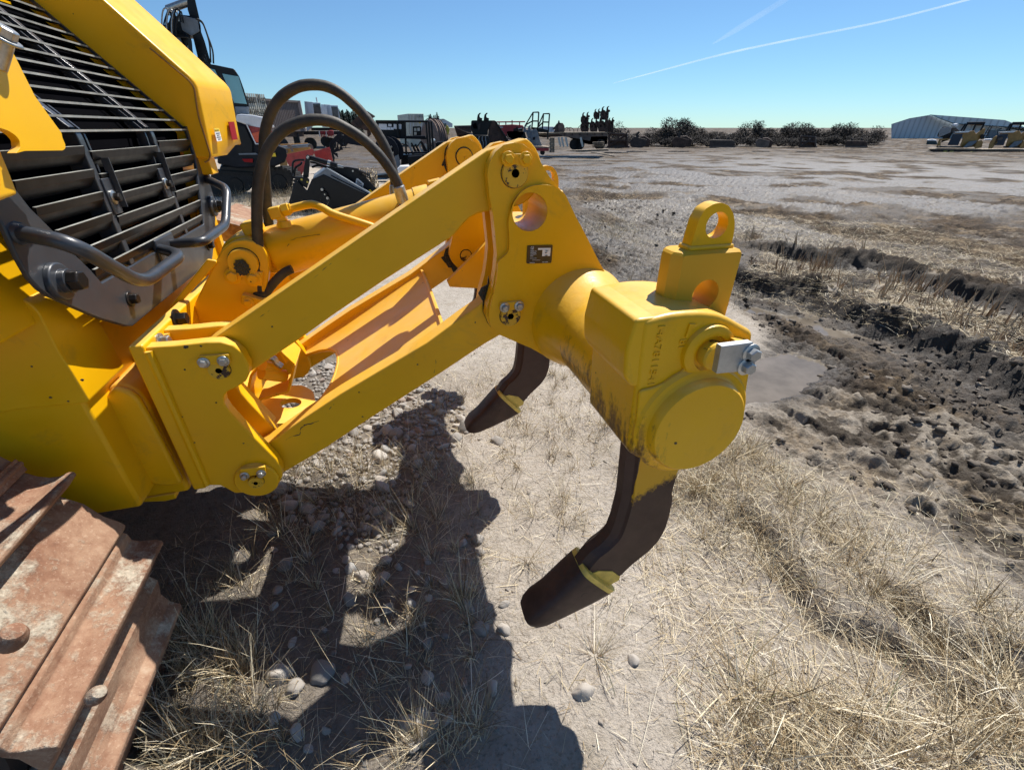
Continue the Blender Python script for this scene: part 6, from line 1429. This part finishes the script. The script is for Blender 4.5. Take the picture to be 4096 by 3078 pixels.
def coupler(x, y, w_, h_, D, lab, fl=1):
    t = thing('coupler', lab, 'coupler', foot('T', (x+w_/2, y+h_), D), 'rusty couplers stacked on the flatbed')
    hl_ = [[(x+w_*.18,y+h_*.45),(x+w_*.36,y+h_*.42),(x+w_*.36,y+h_*.62),(x+w_*.2,y+h_*.66)], [(x+w_*.58,y+h_*.5),(x+w_*.74,y+h_*.48),(x+w_*.76,y+h_*.68),(x+w_*.6,y+h_*.7)]]
    part('cheek', 'T', [(x,y+h_*.25),(x+w_*.3,y+h_*.1),(x+w_*.6,y+h_*.22),(x+w_,y+h_*.1),(x+w_*.95,y+h_*.8),(x+w_*.8,y+h_),(x+w_*.1,y+h_),(x-w_*.05,y+h_*.6)], D, .12, M['rustdark'], t, .015, hl_)
    part('cross_tube', 'T', [(x+w_*.1,y+h_*.8),(x+w_*.9,y+h_*.76),(x+w_*.9,y+h_*.9),(x+w_*.1,y+h_*.94)], D+.1, .5, M['oldsteel'], t); part('cheek', 'T', [(x+w_*.1,y+h_*.3),(x+w_*.8,y+h_*.2),(x+w_*.9,y+h_),(x+w_*.15,y+h_)], D+.6, .1, M['oldsteel'], t)
    hook(t, x+w_*.15, y+h_*.32, D, .62*w_/90, 'rustdark', fl); hook(t, x+w_*.7, y+h_*.28, D, .62*w_/90, 'rustdark', fl)
coupler(1655,120,100,130,34.2,'rusty quick coupler at the left end of the stack on the flatbed, upper row'); coupler(1650,210,110,130,34,'rusty quick coupler at the left end of the stack on the flatbed, lower row')
coupler(1765,190,105,150,34.1,'rusty quick coupler in the middle of the stack on the flatbed'); coupler(1870,180,130,160,34,'rusty quick coupler at the right of the stack, resting on the deck')
coupler(1815,70,80,110,34.4,'rusty quick coupler high in the stack, just left of the topmost hooks'); coupler(1900,50,110,140,34.3,'topmost rusty quick coupler of the stack with hooks against the sky'); coupler(1990,160,80,180,34.6,'rusty quick coupler at the far right end of the stack')
D = 25.5; t = thing('tyre', 'large brown-dusted tyre standing behind the black rack', 'tyre', foot('R', (2100,700), D))
c0 = onD('R', (2040,600), D); bm = NB(); lathe(bm, c0, RT*.8+HF*.6, [(.35,-.35),(.75,-.36),(.95,-.25),(1.0,0),(.95,.25),(.75,.36),(.35,.35)], 40); obj('tread', bm, simple('dusty_tyre', (.22,.155,.125), .85, var=.3), t, smooth=25)
bm = NB()
for i in range(5): lathe(bm, c0+(RT*.8+HF*.6)*(-.2+.1*i), RT*.8+HF*.6, [(.99,-.012),(1.02,0),(.99,.012)], 40, cap=False)
obj('groove', bm, M['rustdark'], t)
for x, y, m_, lb in ((2150,470,'redfar','small red machine part far behind the tyre'), (2175,450,'yfar','small yellow machine part far behind the tyre'), (2112,490,'redfar','red and tan machinery left of the far brown bucket')):
    t = thing('machine_part', lb, 'machine', foot('R', (x, 560), 40)); part('body', 'R', [(x-14,y),(x,y-38),(x+18,y-20),(x+34,y+10),(x+20,y+75),(x-10,y+70)], 40, .6, M[m_], t, .03); part('bracket', 'R', [(x-20,y+20),(x-8,y+10),(x,y+80),(x-16,y+82)], 39.9, .2, M['oldsteel'], t)
t = thing('wall_panel', 'tilted rusty corrugated panel leaning up behind the hoses', 'panel', foot('R', (1240,560), 24)); D = 24
part('panel', 'R', [(1110,395),(1215,300),(1280,262),(1382,318),(1350,350),(1290,480),(1180,440)], D, .15, M['rustdark'], t, .01); part('cap', 'R', [(1270,258),(1300,262),(1386,318),(1372,334),(1290,282)], D-.05, .25, M['bronze'], t, .01)
for i in range(5): part('rib', 'R', [(1150+i*28,400-i*16),(1164+i*28,392-i*16),(1200+i*22,440-i*12),(1186+i*22,446-i*12)], D-.06, .06, M['oldsteel'], t)
part('prop', 'R', [(1290,430),(1330,400),(1340,520),(1300,560)], D+.3, .2, M['rustdark'], t)

# --- right-hand side: shed and old crawlers on a lowboy
D = 95; t = thing('metal_shed', 'wide pale blue-grey metal shed with low sheet roof at the right', 'building', foot('U', (1200,780), D))
part('gable_wall', 'U', [(-420,790),(-420,330),(-60,215),(338,150),(820,326),(820,790)], D, 1.0, M['shedwall'], t); part('long_wall', 'U', [(822,330),(2700,440),(2700,800),(822,790)], D-.4, 30, M['shedwall'], t)
part('roof', 'U', [(340,140),(1830,250),(2700,560),(2700,450),(2212,408),(820,318)], D-1.2, 1.0, M['shedroof'], t); part('eave', 'U', [(338,146),(348,140),(826,316),(2700,432),(2700,444),(820,330)], D-1.4, .3, M['navy'], t)
for x in (1520,1700): part('door', 'U', [(x,446),(x+150,456),(x+135,700),(x-30,690)], D-.6, .15, M['steelblue'], t)
part('lamp', 'U', [(1700,430),(1770,415),(1775,422),(1715,442)], D-.7, .2, M['navy'], t)
D = 42; LB = thing('lowboy_trailer', 'long low flatbed trailer with a bright deck edge under the old crawlers at right', 'trailer', foot('U', (1300,990), D))
part('deck', 'U', [(280,815),(2700,842),(2700,862),(300,828)], D, 2.6, M['timber'], LB, .01); part('side_beam', 'U', [(300,830),(2700,864),(2700,900),(1600,880),(400,868)], D+.03, .15, M['rustdark'], LB); part('under_frame', 'U', [(404,866),(1280,880),(2140,900),(2040,1000),(1260,960),(404,920)], D+.4, 1.6, M['dark'], LB, .03)
for x in (2060,2180): disc('wheel', 'U', (x,950), (x+52,950), D+.1, .4, M['tyre'], LB)
for pts, lb in (([(566,950),(618,862),(694,864),(690,945)],'leftmost yellow wedge stand under the lowboy trailer'), ([(682,948),(742,866),(820,868),(806,948)],'yellow-green wedge stand second from the left under the lowboy'), ([(1082,965),(1150,876),(1242,880),(1226,975)],'orange-yellow wedge stand under the middle of the lowboy')):
    t = thing('wedge_stand', lb, 'stand', foot('U', (pts[0][0], 960), D-.5)); part('wedge', 'U', pts, D-.5, .5, M['yfar'], t, .01); c = np.mean(pts, 0); disc('hole', 'U', (c[0]+12, c[1]-20), (c[0]+22, c[1]-20), D-.53, .05, M['sticker_y'], t)
def crawler(dx, lb, full=True):
    t = thing('old_crawler', lb, 'bulldozer', foot('U', (900+dx, 820), D)); T_ = lambda pts: [(x+dx, y) for x, y in pts]
    part('body', 'U', T_([(800,500),(1150,470),(1220,460),(1260,520),(1400,420),(1430,405),(1452,440),(1420,520),(1380,580),(1300,660),(1260,780),(1000,800),(940,760),(1000,600)]), D+.3, 1.3, M['tan'], t, .03)
    part('seat_deck', 'U', T_([(800,490),(985,480),(1150,470),(1100,500),(870,506)]), D+.1, .9, M['sticker'], t, .02)
    part('blade', 'U', T_([(690,748),(800,535),(840,525),(1000,525),(990,560),(905,752)]), D, .15, M['bluepaint'], t, .02)
    if full:
        g = part('front_grille', 'U', T_([(490,555),(550,430),(600,380),(760,378),(765,420),(700,560),(600,600),(510,592)]), D+.1, .3, M['black'], t, .02)
        for i in range(11):
            x = 520+i*22; rods('grille_bar', 'U', [T_([(x,590-i*9),(x+34,410-i*4)])], D, .018, M['white'], g, 5, .06)
        part('hood', 'U', T_([(740,400),(860,400),(940,470),(800,500),(720,640),(560,700),(600,600)]), D+.35, 1.0, M['oldsteel'], t, .03); part('front_arm', 'U', T_([(470,775),(520,650),(560,640),(560,760)]), D+.05, .2, M['tan'], t, .01)
        part('rail_beam', 'U', T_([(520,630),(740,610),(740,635),(530,660)]), D+.1, .2, M['tan'], t, .01); disc('lamp', 'U', T_([(885,352)])[0], T_([(915,352)])[0], D+.3, .3, M['white'], t, 16)
        rods('ladder', 'U', [T_([(1590,355),(1440,620)]), T_([(1540,355),(1400,600)])]+[T_([(1440+i*28,350+0*i) if False else (1576-i*34,380+i*58),(1530-i*34,380+i*58)]) for i in range(5)], D, .03, M['black'], t, 5, .5)
    rods('roll_frame', 'U', [T_([(1010,470),(1095,305),(1430,300),(1350,470)]), T_([(960,470),(1050,320)]), T_([(1260,320),(1200,460)]), T_([(1100,330),(1400,330)])], D, .07, M['black'], t, 8, .4)
    part('track_guard', 'U', T_([(1000,790),(1120,680),(1280,655),(1260,700),(1180,760),(1060,800)]), D+.1, .4, M['steelblue'], t, .02); part('ripper_arm', 'U', T_([(1220,780),(1290,670),(1370,650),(1400,690),(1370,800),(1240,815)]), D+.15, .5, M['tan'], t, .02); part('fuel_tank', 'U', T_([(1340,560),(1380,530),(1440,545),(1420,620),(1350,640)]), D+.2, .5, M['black'], t, .02)
    part('frame_foot', 'U', T_([(470,770),(760,775),(940,770),(1000,805),(480,800)]) if full else T_([(900,770),(1300,775),(1300,805),(900,800)]), D+.2, 1.2, M['oldsteel'], t, .02)
crawler(0, 'old tan bulldozer with slatted grille and roll frame on the lowboy'); crawler(900, 'second old bulldozer cut off by the right edge of the photo, on the lowboy', False)
t = thing('ripper_part', 'loose tan ripper casting on the lowboy between the two old bulldozers', 'machine', foot('U', (1650,820), D)); part('casting', 'U', [(1500,812),(1530,700),(1600,600),(1650,565),(1780,566),(1808,610),(1770,650),(1690,660),(1700,700),(1640,740),(1580,815)], D, .5, M['tan'], t, .03); part('hook_face', 'U', [(1690,610),(1760,590),(1790,620),(1750,650),(1690,645)], D-.05, .06, M['bronze'], t)
t = thing('pickup_truck', 'white pickup parked by the shed behind the lowboy', 'truck', foot('U', (1480,760), 80)); part('body', 'U', [(1400,745),(1400,640),(1440,625),(1580,620),(1600,660),(1600,750)], 80, 2, M['white'], t, .1); part('window', 'U', [(1440,640),(1540,640),(1520,680),(1420,680)], 79.9, .05, M['winglass'], t); disc('wheel', 'U', (1430,750), (1455,750), 79.8, .3, M['tyre'], t)
t = thing('tarp_stack', 'low green-covered stack in front of the shed, left of the old bulldozer', 'stack', foot('U', (400,770), 60)); part('cover', 'U', [(270,770),(280,670),(480,668),(500,770)], 60, 2, simple('green_tarp', (.03,.06,.06), .7), t, .1); part('load', 'U', [(280,668),(290,640),(400,630),(480,650),(480,668)], 60, 1.5, M['white'], t, .1)

# --- brush and scrap along the far edge of the mud
def bush_mesh(seed):
    """leafless crown: limbs and a cloud of fine twigs in an uneven outline"""
    rs = np.random.default_rng(seed); bm = NB(); lobes = [(Vector((rs.uniform(-.45,.45), rs.uniform(-.45,.45), rs.uniform(.12,.74))), rs.uniform(.17,.30)) for _ in range(11)]
    for c, r in lobes: tube(bm, [(c.x*.1,c.y*.1,0), tuple(c*.5+Vector((0,0,.05))), tuple(c)], [.022,.014,.006], 5)
    for i in range(3600):
        c, r = lobes[rs.integers(0, len(lobes))]; d = Vector(rs.normal(0,1,3)).normalized(); p = c+d*r*rs.uniform(.2,1.1)**.6; u = (d+Vector(rs.normal(0,.7,3))).normalized(); s = u.cross(Vector(rs.normal(0,1,3))).normalized(); L = rs.uniform(.03,.09); w = rs.uniform(.008,.018)
        bm.faces.new([bm.verts.new(p-s*w), bm.verts.new(p+s*w), bm.verts.new(p+u*L)])
    m_ = bpy.data.meshes.new('bare_tree'); bm.to_mesh(m_); bm.free(); m_.materials.append(M['bush']); return m_
BM = [bush_mesh(i) for i in range(6)]
for i, (x, tp, D, wd) in enumerate([(1325,266,52,.8),(1362,284,60,1.2),(1395,286,58,1.3),(1432,270,55,1.1),(1460,252,54,1.0),(1487,262,56,1.1),(1520,282,60,1.3),(1555,280,58,1.2),(1590,284,60,1.2),(1618,254,56,.7),(1645,276,60,1.3),(1680,284,62,1.2),(1712,266,57,1.0),(1730,258,58,.9),(1765,282,60,1.3),(1800,274,58,1.1),(1830,264,56,1.0),(1862,270,58,1.0),(1890,284,60,1.2)]+[(1345+31*j, 290+(j*7)%8, 50+(j*5)%6, 1.5) for j in range(18)]):
    f = foot('d', (x, 300), D); h = max(.8, onD('d', (x, tp), D)[2])*1.05; o = bpy.data.objects.new('bare_tree', BM[i % 6]); COL.objects.link(o); o.location = V(f); o.scale = (h*wd*1.35, h*wd*1.35, h*.98); o.rotation_euler = (0,0,i*1.7)
    tag(o, 'dark bare tree in the uneven line along the far side of the mud', 'tree', 'bare trees across the mud')
random.seed(21)
KIND = ['bucket', 'blade', 'frame', 'drum']
def wreck(x, D, k, sc, mt, lab):
    t = thing(('scrap_bucket','dozer_blade','scrap_rack','cable_drum')[k], lab, KIND[k], foot('d', (x, 318), D)); g = 318; S_ = lambda pts: [(x+a*sc, g-b*sc) for a, b in pts]
    if k == 0:
        part('side_plate', 'd', S_([(-18,0),(-22,14),(-10,26),(4,22),(20,18),(16,2),(6,-2)]), D, .12, mt, t, .02); part('shell', 'd', S_([(-20,2),(-22,14),(-12,25),(14,27),(28,18),(24,0)]), D+.15, 1.2, M['rustdark'], t, .03); part('hook', 'd', S_([(-8,25),(-6,34),(0,38),(3,35),(-1,31),(1,25)]), D+.2, .2, M['oldsteel'], t)
    elif k == 1:
        part('plate', 'd', S_([(-34,0),(-34,17),(-28,20),(28,19),(34,15),(34,0)]), D, .2, mt, t, .03); part('edge', 'd', S_([(-35,-1),(35,-1),(35,3),(-35,3)]), D-.05, .1, M['bronze'], t)
        for a in (-16,14): part('arm', 'd', S_([(a-4,10),(a+4,10),(a+7,26),(a,28)]), D+.25, .3, M['oldsteel'], t)
    elif k == 2:
        rods('bar', 'd', [S_([(-20,0),(-18,30)]), S_([(20,0),(18,28)]), S_([(-19,29),(19,27)]), S_([(-20,14),(20,14)]), S_([(-20,2),(18,27)]), S_([(0,14),(2,28)])], D, .09, mt, t, 6); part('sheet', 'd', S_([(-18,3),(18,3),(17,13),(-17,13)]), D+.1, .1, M['rustdark'], t); part('sled', 'd', S_([(-26,-1),(26,-1),(24,3),(-22,3)]), D, 1.0, M['oldsteel'], t)
    else:
        disc('flange', 'd', (x, g-12*sc), (x+13*sc, g-12*sc), D, .15, mt, t, 26); disc('flange', 'd', (x+6*sc, g-12*sc), (x+19*sc, g-12*sc), D+1.0, .15, M['rustdark'], t, 26); disc('core', 'd', (x, g-12*sc), (x+6*sc, g-12*sc), D+.1, .95, M['oldsteel'], t, 20)
for x, D, k, sc, mt, lab in [(1335,40,2,1.0,'rustdark','rusty open frame in the scrap row, first right of the flatbed'),(1380,42,0,.9,'oldsteel','old bucket in the scrap row right of the rusty open frame'),(1470,42,0,.9,'rustdark','rusty bucket below the roundest tree of the far row'),(1560,43,1,.8,'oldsteel','dark dozer blade left of the thin tall tree'),(1648,42,0,.75,'bronze','brown bucket in the middle of the scrap row'),(1745,41,2,.8,'oldsteel','dark open frame below the double-topped tree'),(1850,43,1,.7,'rustdark','rusty blade at the right end of the scrap row')]: wreck(x, D, k, sc, M[mt], lab)
# --- contrails: long thin tubes of ice cloud high in the sky
def contrail(pts, D, r, label, dens):
    k = Nodes('contrail_ice'); tr = k.new('ShaderNodeBsdfTransparent'); mx = k.new('ShaderNodeMixShader'); lw_ = k.new('ShaderNodeLayerWeight'); lw_.inputs[0].default_value = .5
    f_ = k.math('MULTIPLY', k.math('MULTIPLY', k.math('SUBTRACT', 1., lw_.outputs['Facing']), dens), k.mapr(k.noise(.0009, 3), .35, .65, .35, 1.)); k.l(f_, mx.inputs[0]); k.l(tr.outputs[0], mx.inputs[1])
    em = k.new('ShaderNodeBsdfDiffuse'); em.inputs[0].default_value = (.9,.9,.9,1); k.l(k.b.outputs[0], mx.inputs[2]); k.set(Base_Color=(.9,.9,.92), Roughness=1., Emission_Color=(.85,.93,1.)); k.b.inputs['Emission Strength'].default_value = .55; k.l(mx.outputs[0], k.o.inputs[0])
    P_ = [onD('d', p, D) for p in pts]; bm = NB(); sp_ = spline(P_, 12); n = len(sp_); tube(bm, sp_, [r*(.25+.75*min(1, 3*i/n, 6*(n-1-i)/n+.3)) for i in range(n)], 14, cap=False)
    tag(obj('contrail', bm, k.m, smooth=80), label, 'contrail')
contrail([(1325,180),(1400,160),(1560,118),(1700,88),(1900,48),(2060,8),(2200,-30)], 9000, 15, 'long thin white contrail slanting across the upper right sky', .34)
contrail([(1540,95),(1590,65),(1650,28),(1720,-15)], 9000, 42, 'short faint contrail above the long one near the top edge', .10)
# ------------------------------------------------------------------ camera, sun, sky
cam = bpy.data.cameras.new('camera'); co_ = bpy.data.objects.new('camera', cam); COL.objects.link(co_)
cam.sensor_fit = 'HORIZONTAL'; cam.sensor_width = 36; cam.lens = FPX/4096*36; cam.clip_start = .05; cam.clip_end = 60000
co_.location = V(CAM); co_.rotation_euler = (PI/2-PITCH, 0, -YAW); scene.camera = co_
SUN = np.array([.52, .44, 1.0]); SUN /= np.linalg.norm(SUN)
elev = math.asin(SUN[2]); azi = math.atan2(SUN[0], SUN[1])        # from +Y towards +X
sl = bpy.data.lights.new('sun', 'SUN'); sl.energy = 5.0; sl.angle = R(.53); sl.color = (1, .955, .89)
so = bpy.data.objects.new('sun', sl); COL.objects.link(so); so.rotation_euler = V(SUN).to_track_quat('Z', 'Y').to_euler(); so.location = (3, 3, 8)
w = bpy.data.worlds.new('World'); scene.world = w; w.use_nodes = True
nt = w.node_tree; bg = nt.nodes['Background']; sky = nt.nodes.new('ShaderNodeTexSky'); sky.sky_type = 'NISHITA'
sky.sun_disc = False; sky.sun_elevation = elev; sky.sun_rotation = azi
sky.air_density = 1.0; sky.dust_density = .0; sky.ozone_density = 2.5; sky.altitude = 1200
tint = nt.nodes.new('ShaderNodeMix'); tint.data_type = 'RGBA'; tint.blend_type = 'MULTIPLY'; tint.inputs[0].default_value = 1; tc = nt.nodes.new('ShaderNodeTexCoord'); sp_ = nt.nodes.new('ShaderNodeSeparateXYZ'); gr = nt.nodes.new('ShaderNodeValToRGB'); nt.links.new(tc.outputs['Generated'], sp_.inputs[0]); nt.links.new(sp_.outputs[2], gr.inputs[0])
gr.color_ramp.elements[0].position = 0; gr.color_ramp.elements[0].color = (.58, .84, 1.02, 1); gr.color_ramp.elements[1].position = .45; gr.color_ramp.elements[1].color = (.84, 1.0, 1.10, 1)
nt.links.new(gr.outputs[0], tint.inputs[7])
nt.links.new(sky.outputs[0], tint.inputs[6]); nt.links.new(tint.outputs[2], bg.inputs[0]); bg.inputs[1].default_value = .080
scene.view_settings.view_transform = 'Standard'; scene.view_settings.look = 'None'; scene.view_settings.exposure = .48; scene.view_settings.gamma = 1
